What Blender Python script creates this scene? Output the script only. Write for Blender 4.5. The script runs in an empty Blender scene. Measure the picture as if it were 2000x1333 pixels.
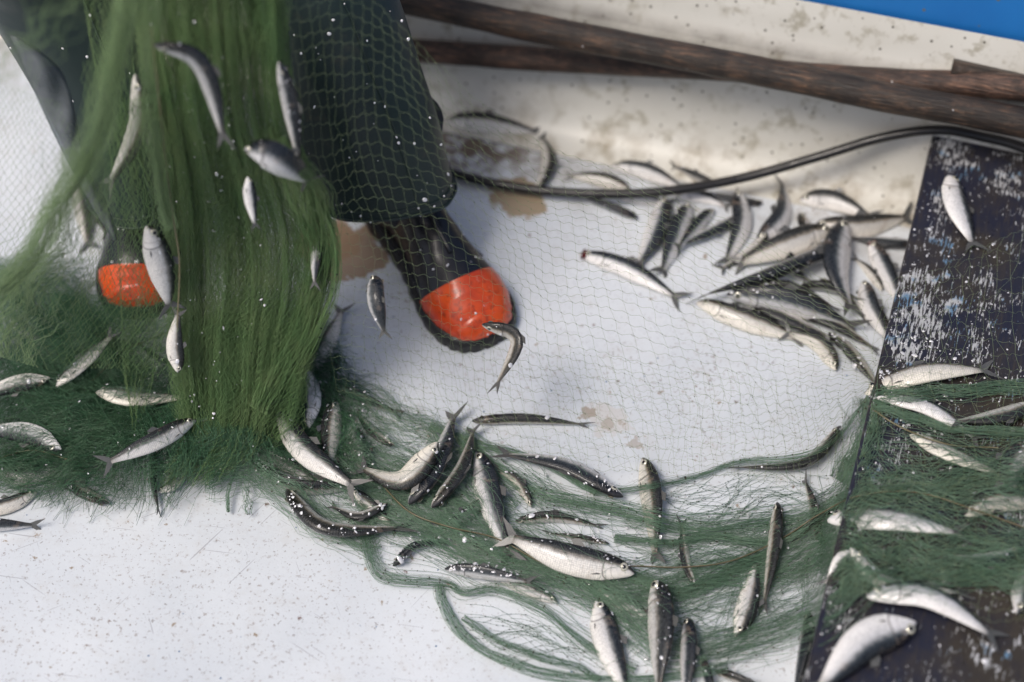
import bpy, math, random
import numpy as np
from mathutils import Vector
random.seed(7); rng = np.random.default_rng(7)
R = math.radians
S = bpy.context.scene
COL = S.collection

# ------------------------------------------------------------------ camera
PITCH = R(52); DIST = 2.15; LENS = 62.0
CAM = np.array([0.0, -DIST*math.cos(PITCH), DIST*math.sin(PITCH)])
FWD = np.array([0.0, math.cos(PITCH), -math.sin(PITCH)])
UPV = np.array([0.0, math.sin(PITCH), math.cos(PITCH)])
cd = bpy.data.cameras.new('camera'); cam = bpy.data.objects.new('camera', cd); COL.objects.link(cam)
cam.location = CAM; cam.rotation_euler = (math.pi/2-PITCH, 0, 0)
cd.lens = LENS; cd.sensor_width = 36; cd.clip_end = 500; cd.clip_start = 0.02
cd.dof.use_dof = True; cd.dof.focus_distance = 1.99; cd.dof.aperture_fstop = 1.6
S.camera = cam
# ------------------------------------------------------------------ light
SUN_DIR = Vector((-0.40, -0.30, 0.85)).normalized()
w = bpy.data.worlds.new('World'); S.world = w; w.use_nodes = True
wn = w.node_tree.nodes; wl = w.node_tree.links
bg = wn['Background']; sky = wn.new('ShaderNodeTexSky'); sky.sky_type = 'NISHITA'; sky.sun_disc = False
sky.sun_elevation = math.asin(SUN_DIR.z); sky.sun_rotation = math.atan2(SUN_DIR.x, SUN_DIR.y)
sky.air_density = 1.0; sky.dust_density = 5.0; sky.ozone_density = 1.0
wl.new(sky.outputs[0], bg.inputs[0]); bg.inputs[1].default_value = 0.09
sd = bpy.data.lights.new('sun', 'SUN'); sun = bpy.data.objects.new('sun', sd); COL.objects.link(sun)
sd.energy = 1.5; sd.angle = R(20); sd.color = (1.0, 0.94, 0.86)
sun.rotation_euler = SUN_DIR.to_track_quat('Z', 'Y').to_euler()
S.view_settings.view_transform = 'Standard'; S.view_settings.look = 'None'
S.view_settings.gamma = 1; S.view_settings.use_curve_mapping = False
S.view_settings.exposure = 0.36
S.render.engine = 'CYCLES'

# ------------------------------------------------------------------ helpers
K = 36.0/LENS/2000.0
def at(px, py, z):
    """point of the boat, at height z, seen in the photo at px, py (2000 px wide)"""
    px = np.asarray(px, float); py = np.asarray(py, float); z = np.asarray(z, float)
    d = FWD + np.multiply.outer((px-1000)*K, np.array([1., 0, 0])) - np.multiply.outer((py-666.5)*K, UPV)
    t = (z-CAM[2])/d[..., 2]
    return CAM + d*t[..., None]

def catmull(P, n):
    P = np.asarray(P, float)
    if len(P) == 2:
        return P[0] + (P[1]-P[0])*np.linspace(0, 1, n)[:, None]
    Q = np.vstack([2*P[0]-P[1], P, 2*P[-1]-P[-2]])
    out = []
    for t in np.linspace(0, len(P)-1-1e-9, n):
        i = int(t); f = t-i
        a, b, c, d = Q[i], Q[i+1], Q[i+2], Q[i+3]
        out.append(.5*((2*b)+(c-a)*f+(2*a-5*b+4*c-d)*f*f+(-a+3*b-3*c+d)*f**3))
    return np.array(out)

def nrm(v):
    return v/np.maximum(np.linalg.norm(v, axis=-1, keepdims=True), 1e-12)

def mesh_np(name, V, F, mat, parent=None, smooth=True, uv=None):
    """F: (n,3) or (n,4) int array or a list of polygons"""
    me = bpy.data.meshes.new(name)
    if isinstance(F, np.ndarray):
        n, k = F.shape
        me.vertices.add(len(V)); me.vertices.foreach_set('co', np.ascontiguousarray(V, dtype=np.float32).ravel())
        me.loops.add(n*k); me.loops.foreach_set('vertex_index', F.astype(np.int32).ravel())
        me.polygons.add(n); me.polygons.foreach_set('loop_start', np.arange(0, n*k, k, dtype=np.int32))
        me.update(calc_edges=True)
    else:
        me.from_pydata([tuple(v) for v in V], [], F)
    if smooth:
        me.polygons.foreach_set('use_smooth', np.ones(len(me.polygons), dtype=bool))
    if uv is not None:
        ul = me.uv_layers.new(name='UVMap')
        li = np.empty(len(me.loops), dtype=np.int32); me.loops.foreach_get('vertex_index', li)
        ul.data.foreach_set('uv', np.asarray(uv, dtype=np.float32)[li].ravel())
    me.materials.append(mat)
    o = bpy.data.objects.new(name, me); COL.objects.link(o)
    if parent: o.parent = parent
    return o

def empty(name, loc, label=None, cat=None, group=None):
    o = bpy.data.objects.new(name, None); COL.objects.link(o); o.location = tuple(loc)
    o.empty_display_size = .02
    tag(o, label, cat, group); return o
def tag(o, label=None, cat=None, group=None, kind=None):
    if label: o['label'] = label
    if cat: o['category'] = cat
    if group: o['group'] = group
    if kind: o['kind'] = kind
    return o

# ---- material helper
class M:
    def __init__(s, name):
        s.m = bpy.data.materials.new(name); s.m.use_nodes = True
        s.t = s.m.node_tree; s.b = s.t.nodes['Principled BSDF']
    def n(s, typ, **kw):
        nd = s.t.nodes.new('ShaderNode'+typ)
        for k, v in kw.items(): setattr(nd, k, v)
        return nd
    def l(s, a, b): s.t.links.new(a, b)
    def coord(s, kind='Object', scale=(1, 1, 1), loc=(0, 0, 0), rot=(0, 0, 0)):
        c = s.n('TexCoord'); mp = s.n('Mapping'); mp.inputs['Scale'].default_value = scale
        m0 = s.n('Mapping'); m0.inputs['Location'].default_value = loc; m0.inputs['Rotation'].default_value = rot
        s.l(c.outputs[kind], m0.inputs[0]); s.l(m0.outputs[0], mp.inputs[0]); return mp.outputs[0]
    def noise(s, vec, sc, det=4, rough=.55, dist=0):
        x = s.n('TexNoise'); x.inputs['Scale'].default_value = sc; x.inputs['Detail'].default_value = det
        x.inputs['Roughness'].default_value = rough; x.inputs['Distortion'].default_value = dist
        if vec is not None: s.l(vec, x.inputs['Vector'])
        return x.outputs['Fac']
    def voro(s, vec, sc, feat='F1', rnd=1):
        x = s.n('TexVoronoi', feature=feat); x.inputs['Scale'].default_value = sc; x.inputs['Randomness'].default_value = rnd
        s.l(vec, x.inputs['Vector']); return x
    def ramp(s, fac, stops, interp='LINEAR'):
        r = s.n('ValToRGB'); cr = r.color_ramp; cr.interpolation = interp
        while len(cr.elements) < len(stops): cr.elements.new(.5)
        for e, (p, c) in zip(cr.elements, stops):
            e.position = p; e.color = (c, c, c, 1) if isinstance(c, (int, float)) else (*c, 1)
        s.l(fac, r.inputs[0]); return r.outputs[0]
    def math(s, op, a, b=None, c=None, clamp=False):
        x = s.n('Math', operation=op, use_clamp=clamp)
        for i, v in enumerate((a, b, c)):
            if v is None: continue
            if isinstance(v, (int, float)): x.inputs[i].default_value = v
            else: s.l(v, x.inputs[i])
        return x.outputs[0]
    def mix(s, fac, a, b, mode='MIX'):
        x = s.n('Mix', data_type='RGBA', blend_type=mode)
        for i, v in ((0, fac), (6, a), (7, b)):
            if isinstance(v, (int, float)): x.inputs[i].default_value = v if i == 0 else (v, v, v, 1)
            elif isinstance(v, tuple): x.inputs[i].default_value = (*v, 1)
            else: s.l(v, x.inputs[i])
        return x.outputs[2]
    def sep(s, vec):
        x = s.n('SeparateXYZ'); s.l(vec, x.inputs[0]); return x.outputs
    def bump(s, h, strength=.3, dist=.002):
        x = s.n('Bump'); x.inputs['Strength'].default_value = strength; x.inputs['Distance'].default_value = dist
        s.l(h, x.inputs['Height']); s.l(x.outputs[0], s.b.inputs['Normal'])
    def set(s, **kw):
        for k, v in kw.items():
            k = k.replace('_', ' ')
            if isinstance(v, (int, float)): s.b.inputs[k].default_value = v
            elif isinstance(v, tuple): s.b.inputs[k].default_value = (*v, 1) if len(v) == 3 else v
            else: s.l(v, s.b.inputs[k])
        return s
    def near(s, vec, p, rad, stretch=(1, 1, 1)):
        """1 inside a blob round p, falling to 0 at rad"""
        sub = s.n('VectorMath', operation='SUBTRACT'); s.l(vec, sub.inputs[0]); sub.inputs[1].default_value = tuple(p)
        mu = s.n('VectorMath', operation='MULTIPLY'); s.l(sub.outputs[0], mu.inputs[0]); mu.inputs[1].default_value = tuple(c/rad for c in stretch)
        ln = s.n('VectorMath', operation='LENGTH'); s.l(mu.outputs[0], ln.inputs[0])
        return s.math('SUBTRACT', 1.0, ln.outputs['Value'], clamp=True)

# ------------------------------------------------------------------ hull geometry constants
J1 = at(800, 222, 0); J2 = at(1800, 428, 0)
WD = nrm(J2-J1)                       # along the hull wall
WN = np.array([-WD[1], WD[0], 0.0])   # towards the wall
PROF = [(-.02, 0), (.0, .003), (.018, .012), (.033, .03), (.043, .06), (.055, .12), (.0635, .160), (.068, .170), (.073, .177),
        (.080, .19), (.090, .22), (.0985, .243)]
PS = np.array(PROF)
def wall_point(px, py, off):
    lo, hi = 0.0, .5
    for _ in range(40):
        z = (lo+hi)/2; p = at(px, py, z); s = np.dot(p-J1, WN)
        sw = np.interp(z, PS[:, 1], PS[:, 0])-off
        if s > sw: lo = z
        else: hi = z
    return at(px, py, z)

# ------------------------------------------------------------------ materials
def m_floor():
    m = M('white_gelcoat_floor'); v = m.coord()
    base = m.mix(m.ramp(m.noise(v, 3.5, 3), [(.35, 0.), (.7, 1.)]), (.70, .735, .775), (.57, .61, .66))
    # blotchy brown-grey speckle
    clus = m.ramp(m.noise(v, 6, 4, .65), [(.47, 0.03), (.62, 1.)])
    sp = m.ramp(m.noise(v, 150, 4, .65), [(.56, 0.), (.66, 1.)])
    clus = m.math('MAXIMUM', clus, m.math('MULTIPLY', m.near(v, at(420, 1180, 0), .45, (.8, 1.3, 1)), .75), clamp=True)
    sp = m.math('MULTIPLY', sp, clus)
    sp = m.math('MULTIPLY', sp, m.ramp(m.noise(v, 230, 3, .7), [(.42, 0.), (.6, 1.)]))
    c = m.mix(m.math('MULTIPLY', sp, .95), base, (.20, .135, .10))
    sp2 = m.ramp(m.noise(v, 240, 2, .6), [(.635, 0.), (.70, 1.)])
    c = m.mix(m.math('MULTIPLY', sp2, .6), c, (.20, .17, .16))
    sf = m.ramp(m.noise(v, 24, 5, .7), [(.52, 0.), (.75, 1.)])
    c = m.mix(m.math('MULTIPLY', sf, .22), c, (.42, .37, .31))
    # round pale rings and small blue dots
    vo = m.voro(v, 62)
    dot = m.ramp(vo.outputs['Distance'], [(.05, 1.), (.09, 0.)])
    sel = m.ramp(m.sep(vo.outputs['Color'])[0], [(.80, 0.), (.84, 1.)])
    c = m.mix(m.math('MULTIPLY', dot, sel), c, (.06, .14, .27))
    vo2 = m.voro(v, 34)
    dot = m.ramp(vo2.outputs['Distance'], [(.06, 1.), (.12, 0.)])
    sel = m.ramp(m.sep(vo2.outputs['Color'])[1], [(.66, 0.), (.72, 1.)])
    brk = m.ramp(m.noise(v, 330, 2), [(.4, 0.), (.6, 1.)])
    c = m.mix(m.math('MULTIPLY', m.math('MULTIPLY', dot, sel), brk), c, (.17, .10, .08))
    # scratches
    for rot, sc, off in ((.6, (11, 330, 1), 0), (-.9, (10, 380, 1), 3), (.15, (9, 350, 1), 9), (-.45, (14, 420, 1), 5), (1.2, (16, 420, 1), 2)):
        vv = m.coord(scale=sc, rot=(0, 0, rot), loc=(off, off, 0))
        sc_ = m.ramp(m.noise(vv, 1, 1, .4), [(.765, 0.), (.78, 1.)])
        c = m.mix(m.math('MULTIPLY', sc_, .45), c, (.22, .21, .24))
    # bare, tan patches and dried stains at their places
    wob = m.noise(v, 26, 4, .6); wob2 = m.noise(v, 48, 4, .6)
    for (px, py, rad, col, amt, th) in ((1010, 388, .062, (.33, .24, .14), .9, .38), (672, 495, .078, (.30, .20, .12), .9, .35),
                               (640, 470, .07, (.30, .20, .12), .9, .35),
                               (1185, 820, .05, (.52, .45, .38), .35, .52), (1238, 868, .016, (.36, .30, .25), .6, .45), (1190, 832, .02, (.36, .31, .25), .6, .5), (1148, 806, .018, (.30, .24, .18), .7, .48)
                               ):
        p = at(px, py, 0.0)
        k = m.near(v, p, rad)
        k = m.math('ADD', k, m.math('MULTIPLY', m.math('SUBTRACT', wob if rad > .04 else wob2, .5), 1.2 if rad > .04 else 2.6))
        c = m.mix(m.math('MULTIPLY', m.ramp(k, [(th, 0.), (th+.07, 1.)]), amt), c, col)
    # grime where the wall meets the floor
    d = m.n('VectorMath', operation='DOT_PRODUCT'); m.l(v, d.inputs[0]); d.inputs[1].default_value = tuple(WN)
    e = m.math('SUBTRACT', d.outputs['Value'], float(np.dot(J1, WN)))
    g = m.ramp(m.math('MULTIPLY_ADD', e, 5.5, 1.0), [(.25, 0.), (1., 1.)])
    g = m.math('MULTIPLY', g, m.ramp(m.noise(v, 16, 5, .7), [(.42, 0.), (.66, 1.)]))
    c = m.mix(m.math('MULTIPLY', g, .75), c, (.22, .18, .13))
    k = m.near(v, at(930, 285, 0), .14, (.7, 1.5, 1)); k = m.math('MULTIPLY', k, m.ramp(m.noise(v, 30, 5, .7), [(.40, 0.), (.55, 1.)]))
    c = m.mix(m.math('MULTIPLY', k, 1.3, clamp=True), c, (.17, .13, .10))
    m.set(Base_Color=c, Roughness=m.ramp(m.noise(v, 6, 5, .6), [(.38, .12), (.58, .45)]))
    m.bump(m.noise(v, 130, 3), .12, .002); return m.m
def m_wall():
    m = M('white_hull_gelcoat'); v = m.coord()
    c = m.mix(m.ramp(m.noise(v, 5, 4), [(.35, 0.), (.7, 1.)]), (.71, .70, .655), (.60, .585, .53))
    sp = m.math('MULTIPLY', m.ramp(m.noise(v, 45, 4, .65), [(.53, 0.), (.66, 1.)]), m.ramp(m.noise(v, 6, 3), [(.35, .1), (.55, 1.)]))
    c = m.mix(m.math('MULTIPLY', sp, .6), c, (.25, .22, .14))
    vo = m.voro(v, 85); dot = m.ramp(vo.outputs['Distance'], [(.09, 1.), (.20, 0.)])
    sel = m.ramp(m.sep(vo.outputs['Color'])[0], [(.62, 0.), (.66, 1.)])
    c = m.mix(m.math('MULTIPLY', dot, sel), c, (.09, .08, .06))
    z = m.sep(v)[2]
    st = m.ramp(m.math('ABSOLUTE', m.math('SUBTRACT', z, .172)), [(.0, 1.), (.016, 0.)])  # shadow line of the wall's ridge, painted in as a dark broken streak
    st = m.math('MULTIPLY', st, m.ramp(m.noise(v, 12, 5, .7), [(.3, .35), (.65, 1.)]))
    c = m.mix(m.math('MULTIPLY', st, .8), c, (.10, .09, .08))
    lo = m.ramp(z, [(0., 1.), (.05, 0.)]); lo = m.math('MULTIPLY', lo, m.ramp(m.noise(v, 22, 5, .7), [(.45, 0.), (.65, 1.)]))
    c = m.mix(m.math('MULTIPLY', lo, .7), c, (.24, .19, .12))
    m.set(Base_Color=c, Roughness=.4); m.bump(m.noise(v, 40, 4), .15, .003); return m.m
def m_blue():
    m = M('blue_gunwale_paint'); v = m.coord()
    c = m.mix(m.ramp(m.noise(v, 8, 4), [(.3, 0.), (.7, 1.)]), (.008, .13, .42), (.012, .17, .50))
    vo = m.voro(v, 60); dot = m.ramp(vo.outputs['Distance'], [(.1, 1.), (.16, 0.)])
    sel = m.ramp(m.sep(vo.outputs['Color'])[0], [(.62, 0.), (.66, 1.)])
    c = m.mix(m.math('MULTIPLY', dot, sel), c, (.10, .13, .16))
    m.set(Base_Color=c, Roughness=.38); return m.m
def m_oar(dark, warm, name, ang):
    m = M(name); v = m.coord('Object', rot=(0, 0, -ang)); 
    st = m.n('Mapping'); st.inputs['Scale'].default_value = (34, 330, 330); m.l(v, st.inputs[0])
    g = m.noise(st.outputs[0], 1, 5, .65, .4)
    c = m.ramp(g, [(.30, (.012, .009, .008)), (.46, dark), (.60, warm), (.74, tuple(x*2.6 for x in warm))])
    blot = m.ramp(m.noise(v, 20, 6, .7), [(.42, .0), (.58, 1.)])
    c = m.mix(m.math('MULTIPLY', blot, .85), c, tuple(x*.35 for x in dark))
    vo = m.voro(v, 120); dot = m.ramp(vo.outputs['Distance'], [(.10, 1.), (.16, 0.)])
    sel = m.ramp(m.sep(vo.outputs['Color'])[0], [(.975, 0.), (.98, 1.)])
    c = m.mix(m.math('MULTIPLY', dot, sel), c, (.6, .6, .62))
    m.set(Base_Color=c, Roughness=.45); m.bump(g, .8, .003); return m.m
def m_rubber(name, col, rough=.3, coat=0.0, bumps=.1):
    m = M(name); v = m.coord()
    c = m.mix(m.ramp(m.noise(v, 30, 4), [(.4, 0.), (.7, 1.)]), col, tuple(x*.7 for x in col))
    m.set(Base_Color=c, Roughness=m.ramp(m.noise(v, 60, 3), [(.3, rough*.7), (.7, rough*1.4)]), Coat_Weight=coat, Coat_Roughness=.12)
    m.bump(m.noise(v, 45, 3), bumps, .003); return m.m
def m_orange():
    m = M('orange_rubber'); v = m.coord()
    c = m.mix(m.ramp(m.noise(v, 22, 4), [(.4, 0.), (.72, 1.)]), (.72, .085, .010), (.45, .035, .010))
    c = m.mix(m.math('MULTIPLY', m.ramp(m.noise(v, 130, 3, .7), [(.54, 0.), (.66, 1.)]), .6), c, (.13, .025, .015))
    c = m.mix(m.math('MULTIPLY', m.ramp(m.noise(v, 60, 5, .75), [(.60, 0.), (.66, 1.)]), .5), c, (.60, .35, .28))
    m.set(Base_Color=c, Roughness=.32, Coat_Weight=.25, Coat_Roughness=.15); m.bump(m.noise(v, 45, 3), .35, .003); return m.m
def m_oilskin():
    m = M('dark_green_oilskin'); v = m.coord()
    c = m.mix(m.ramp(m.noise(v, 9, 4), [(.4, 0.), (.7, 1.)]), (.016, .030, .030), (.025, .040, .041))
    br = m.math('MULTIPLY', m.ramp(m.noise(v, 18, 5, .7), [(.60, 0.), (.72, 1.)]), .6)
    c = m.mix(br, c, (.06, .06, .045))
    m.set(Base_Color=c, Roughness=m.ramp(m.noise(v, 14, 4), [(.3, .32), (.7, .55)]), Specular_IOR_Level=.35)
    m.bump(m.noise(v, 22, 4), .25, .006); return m.m
def m_plastic():
    m = M('clear_grey_plastic'); v = m.coord()
    tr = m.n('BsdfTransparent'); tr.inputs[0].default_value = (.55, .60, .62, 1)
    mx = m.n('MixShader'); m.set(Base_Color=(.20, .22, .24), Roughness=.3)
    m.l(m.ramp(m.noise(v, 25, 3), [(.3, .35), (.7, .75)]), mx.inputs[0]); m.l(tr.outputs[0], mx.inputs[1]); m.l(m.b.outputs[0], mx.inputs[2])
    m.l(mx.outputs[0], m.t.nodes['Material Output'].inputs[0]); return m.m
def m_board(ang):
    m = M('dark_wood_flaked_paint'); v = m.coord(loc=(float(A0[0]), float(A0[1]), 0))
    st = m.coord(scale=(260, 34, 34), rot=(0, 0, -ang))
    grain = m.noise(st, 1, 5, .65, .3)
    c = m.mix(m.ramp(m.noise(v, 9, 5, .65), [(.42, 0.), (.60, 1.)]), (.020, .022, .038), (.042, .036, .030))
    c = m.mix(m.math('MULTIPLY', m.ramp(grain, [(.5, 0.), (.7, 1.)]), .6), c, (.058, .048, .038))
    blobs = [(1860, 290, .05, 1.0), (1890, 330, .05, .8), (1855, 400, .035, .5), (1965, 340, .045, .9), (2010, 300, .06, .9), (2030, 420, .06, .9),
             (1800, 610, .075, 1.), (1830, 470, .035, .5), (1860, 600, .05, .8), (1780, 690, .06, .9), (1930, 560, .03, .8), (1915, 620, .03, .8), (1900, 670, .04, .9), (1790, 800, .05, .5),
             (1860, 690, .03, .5), (1760, 900, .07, .7), (1830, 480, .02, .4), (1980, 1000, .05, .5), (1960, 1290, .06, .5)]
    k = None
    for px, py, rad, a in blobs:
        kk = m.math('MULTIPLY', m.near(v, at(px, py, BT), rad, (1.5, .7, 1)), a)
        k = kk if k is None else m.math('MAXIMUM', k, kk)
    pn = m.noise(m.coord(scale=(420, 60, 60), rot=(0, 0, -ang), loc=(7, 3, 0)), 1, 3, .7, .2)
    pn2 = m.noise(v, 36, 5, .7)
    f = m.math('ADD', m.math('MULTIPLY', k, .235), m.math('ADD', m.math('MULTIPLY', m.math('SUBTRACT', pn, .5), 1.5), m.math('MULTIPLY', m.math('SUBTRACT', pn2, .5), 1.1)))
    pf = m.ramp(f, [(.215, 0.), (.245, 1.)])
    pc = m.mix(m.ramp(m.noise(v, 30, 3), [(.54, 0.), (.62, 1.)]), (.42, .43, .45), (.12, .22, .34))
    c = m.mix(pf, c, pc)
    vo = m.voro(v, 95); dot = m.ramp(vo.outputs['Distance'], [(.16, 1.), (.22, 0.)])
    sel = m.ramp(m.sep(vo.outputs['Color'])[0], [(.86, 0.), (.88, 1.)])
    m.set(Base_Color=c, Roughness=m.mix(pf, m.ramp(m.noise(v, 20, 3), [(.3, .22), (.7, .45)]), .7)); m.set(Specular_IOR_Level=.28); m.bump(m.math('ADD', grain, m.math('MULTIPLY', pf, .6)), .5, .0015); return m.m
def m_fish():
    m = M('silver_fish_skin'); uv = m.coord('UV'); sx = m.sep(uv); u, vv = sx[0], sx[1]
    oi = m.n('ObjectInfo'); rnd = oi.outputs['Random']; ov = m.coord()
    nz = m.noise(ov, 160, 3)
    edge = m.math('ADD', vv, m.math('MULTIPLY', m.math('SUBTRACT', nz, .5), .12))
    edge = m.math('ADD', edge, m.math('MULTIPLY', m.math('SUBTRACT', rnd, .5), .06))
    c = m.ramp(edge, [(.0, (.004, .005, .008)), (.29, (.007, .010, .016)), (.36, (.035, .045, .055)), (.41, (.20, .21, .22)), (.48, (.60, .60, .62)), (.70, (.90, .88, .87)), (1., (.91, .89, .86))])
    back = m.mix(m.ramp(rnd, [(.35, 0.), (.75, 1.)]), (1, 1, 1), (1.6, 1.1, .62)); c = m.mix(m.ramp(edge, [(.30, 1.), (.46, 0.)]), c, m.mix(1.0, c, back, 'MULTIPLY'))
    tint = m.mix(m.ramp(rnd, [(.3, 0.), (.9, 1.)]), (1, 1, 1), (.90, .87, .78))
    c = m.mix(1.0, c, tint, 'MULTIPLY')
    # scale rows
    sc = m.coord('UV', scale=(64, 22, 1)); vo = m.voro(sc, 1.0, rnd=.35)
    se = m.ramp(vo.outputs['Distance'], [(.30, 0.), (.62, 1.)])
    body = m.ramp(u, [(.20, 0.), (.24, 1.)])
    c = m.mix(m.math('MULTIPLY', m.math('MULTIPLY', se, body), .34), c, (.10, .11, .12))
    # dark gill edge, mouth line, dark snout
    cur = m.math('ADD', u, m.math('MULTIPLY', m.math('POWER', m.math('ABSOLUTE', m.math('SUBTRACT', vv, .55)), 2.0), .30))
    g = m.math('ABSOLUTE', m.math('SUBTRACT', cur, .222)); g = m.ramp(g, [(.002, 1.), (.009, 0.)])
    c = m.mix(m.math('MULTIPLY', g, .75), c, (.06, .055, .055))
    g = m.math('ABSOLUTE', m.math('SUBTRACT', cur, .165)); g = m.ramp(g, [(.001, 1.), (.006, 0.)])
    c = m.mix(m.math('MULTIPLY', g, .4), c, (.12, .11, .10))
    sn = m.ramp(m.math('ADD', m.math('MULTIPLY', u, 5.0), m.math('MULTIPLY', vv, .75)), [(.30, 1.), (.55, 0.)])
    c = m.mix(m.math('MULTIPLY', sn, .85), c, (.04, .04, .045))
    tl = m.ramp(u, [(.78, 0.), (.88, 1.)]); c = m.mix(m.math('MULTIPLY', tl, .6), c, (.11, .10, .085))
    stn = m.ramp(m.noise(ov, 55, 5, .7), [(.58, 0.), (.70, 1.)])
    c = m.mix(m.math('MULTIPLY', stn, .45), c, (.28, .21, .16))
    m.set(Base_Color=c, Metallic=.04, Roughness=m.ramp(m.noise(ov, 220, 3), [(.3, .18), (.7, .45)]), Coat_Weight=.28, Coat_Roughness=.05, Specular_IOR_Level=.35)
    m.bump(m.math('ADD', m.math('MULTIPLY', se, -1.0), m.math('MULTIPLY', m.noise(ov, 420, 3), 1.6)), .35, .0006); return m.m
def m_plain(name, col, rough=.4, metal=0., coat=0., var=.3, sc=200):
    m = M(name); v = m.coord()
    c = m.mix(m.ramp(m.noise(v, sc, 3), [(.35, 0.), (.65, 1.)]), col, tuple(x*(1-var) for x in col))
    m.set(Base_Color=c, Roughness=rough, Metallic=metal, Coat_Weight=coat, Coat_Roughness=.05); return m.m
def m_fin():
    m = M('fish_fin'); uv = m.coord('UV', scale=(46, 2.5, 1))
    c = m.ramp(m.noise(uv, 1, 3), [(.35, (.025, .027, .03)), (.65, (.16, .16, .155))])
    m.set(Base_Color=c, Roughness=.35); return m.m
def m_net(name, a, b, trans=.15):
    m = M(name); v = m.coord()
    c = m.mix(m.ramp(m.noise(v, 18, 4, .6), [(.35, 0.), (.65, 1.)]), a, b)
    gi = m.n('NewGeometry'); c = m.mix(m.ramp(gi.outputs['Random Per Island'], [(0., 0.), (1., .6)]), c, tuple(x*1.7 for x in a))
    m.set(Base_Color=c, Roughness=.33, Specular_IOR_Level=.5)
    tr = m.n('BsdfTranslucent'); m.l(c, tr.inputs[0]); mx = m.n('MixShader'); mx.inputs[0].default_value = trans
    m.l(m.b.outputs[0], mx.inputs[1]); m.l(tr.outputs[0], mx.inputs[2]); m.l(mx.outputs[0], m.t.nodes['Material Output'].inputs[0])
    return m.m
BT = .10   # height of the seat box top

# ------------------------------------------------------------------ the boat: floor, wall, gunwale, water outside
def sheet(name, P, mat, parent=None):
    a, b = P.shape[:2]; F = []
    for i in range(a-1):
        for j in range(b-1): F.append((i*b+j, i*b+j+1, (i+1)*b+j+1, (i+1)*b+j))
    return mesh_np(name, P.reshape(-1, 3), np.array(F), mat, parent)
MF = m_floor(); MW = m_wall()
ss = np.linspace(-1.6, 2.6, 60)
ee = np.concatenate([np.linspace(-2.6, -.1, 30), [-.06, -.021]])
P = np.array([[J1+WD*s+WN*e for e in ee] for s in ss]); P[..., 2] = 0
P[..., 2] += .0015*np.sin(P[..., 0]*5)*np.sin(P[..., 1]*4+1)
fl = sheet('floor', P, MF); tag(fl, kind='structure')
tt = np.arange(len(PROF))
fine = catmull(np.array([[a, b, 0] for a, b in PROF]), 60)
P = np.array([[J1+WD*s+WN*f[0]+np.array([0, 0, f[1]]) for f in fine] for s in ss])
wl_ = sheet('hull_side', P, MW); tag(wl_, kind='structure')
# blue top of the hull: a cap with a rounded inner lip
cap = [(.0962, .236), (.0975, .25), (.109, .29), (.116, .306), (.124, .314), (.20, .322), (.222, .318), (.228, .30), (.23, .1), (.23, -.35)]
P = np.array([[J1+WD*s+WN*c[0]+np.array([0, 0, c[1]]) for c in catmull(np.array([[a, b, 0] for a, b in cap]), 50)] for s in ss])
gw = sheet('gunwale', P, m_blue(), wl_)
wat = M('sea_water'); wv = wat.coord(); wat.set(Base_Color=(.01, .03, .035), Roughness=.08); wat.bump(wat.noise(wv, 3, 5), .6, .05)
wo = mesh_np('water', np.array([[-200, -200, -.3], [200, -200, -.3], [200, 200, -.3], [-200, 200, -.3]], float), np.array([[0, 1, 2, 3]]), wat.m); tag(wo, kind='structure')

# ------------------------------------------------------------------ lofted tubes
def loft(name, C, Rx, mat, parent=None, nseg=20, Ry=None, up=np.array([0, 0, 1.]), caps=True, fn=None):
    """rings of nseg points round the polyline C"""
    C = np.asarray(C); n = len(C); T = nrm(np.gradient(C, axis=0))
    A = nrm(np.cross(T, up)); B = nrm(np.cross(A, T))
    Rx = np.broadcast_to(Rx, n); Ry = Rx if Ry is None else np.broadcast_to(Ry, n)
    a = np.linspace(0, 2*np.pi, nseg, endpoint=False)
    V = C[:, None]+A[:, None]*(np.cos(a)[None, :, None]*Rx[:, None, None])+B[:, None]*(np.sin(a)[None, :, None]*Ry[:, None, None])
    if fn is not None: V = fn(V, a)
    V = V.reshape(-1, 3); F = []
    for i in range(n-1):
        for j in range(nseg):
            k = (j+1) % nseg; F.append((i*nseg+j, i*nseg+k, (i+1)*nseg+k, (i+1)*nseg+j))
    if caps: F += [tuple(range(nseg))[::-1], tuple((n-1)*nseg+j for j in range(nseg))]
    return mesh_np(name, V, F, mat, parent)
def smooth_noise(n, k, amp):
    return catmull(np.column_stack([rng.normal(0, amp, k), rng.normal(0, amp, k), rng.normal(0, amp, k)]), n)

# ------------------------------------------------------------------ oars
def oar(px, off, radL, radR, mat, label):
    a = wall_point(*px[0], off); b = wall_point(*px[1], off); d = nrm(b-a)
    a2 = a-d*.35; b2 = b+d*.45
    n = 70; C = a2+(b2-a2)*np.linspace(0, 1, n)[:, None]+smooth_noise(n, 14, .0014)
    r = np.linspace(radL, radR, n)*(1+smooth_noise(n, 22, .02)[:, 0])
    e = empty('oar', a2, label, 'oar', 'wooden oars lying along the hull side')
    def fn(V, ang):
        V = V.copy(); V += rng.normal(0, .0003, V.shape); return V
    o = loft('shaft', C-a2, r, mat, e, 22, fn=fn, Ry=r*1.0)
    bl = b2+d*np.linspace(-.03, .45, 14)[:, None]-a2
    prof = np.interp(np.linspace(0, 1, 14), [0, .2, .6, .95, 1], [radR, .04, .062, .06, .045])
    loft('blade', bl, prof, mat, e, 16, Ry=np.full(14, .009))
    return e
ang = math.atan2(WD[1], WD[0])
MO1 = m_oar((.032, .022, .016), (.10, .055, .032), 'weathered_dark_wood', ang+.02)
MO2 = m_oar((.058, .033, .024), (.14, .075, .048), 'weathered_red_wood', ang)
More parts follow.
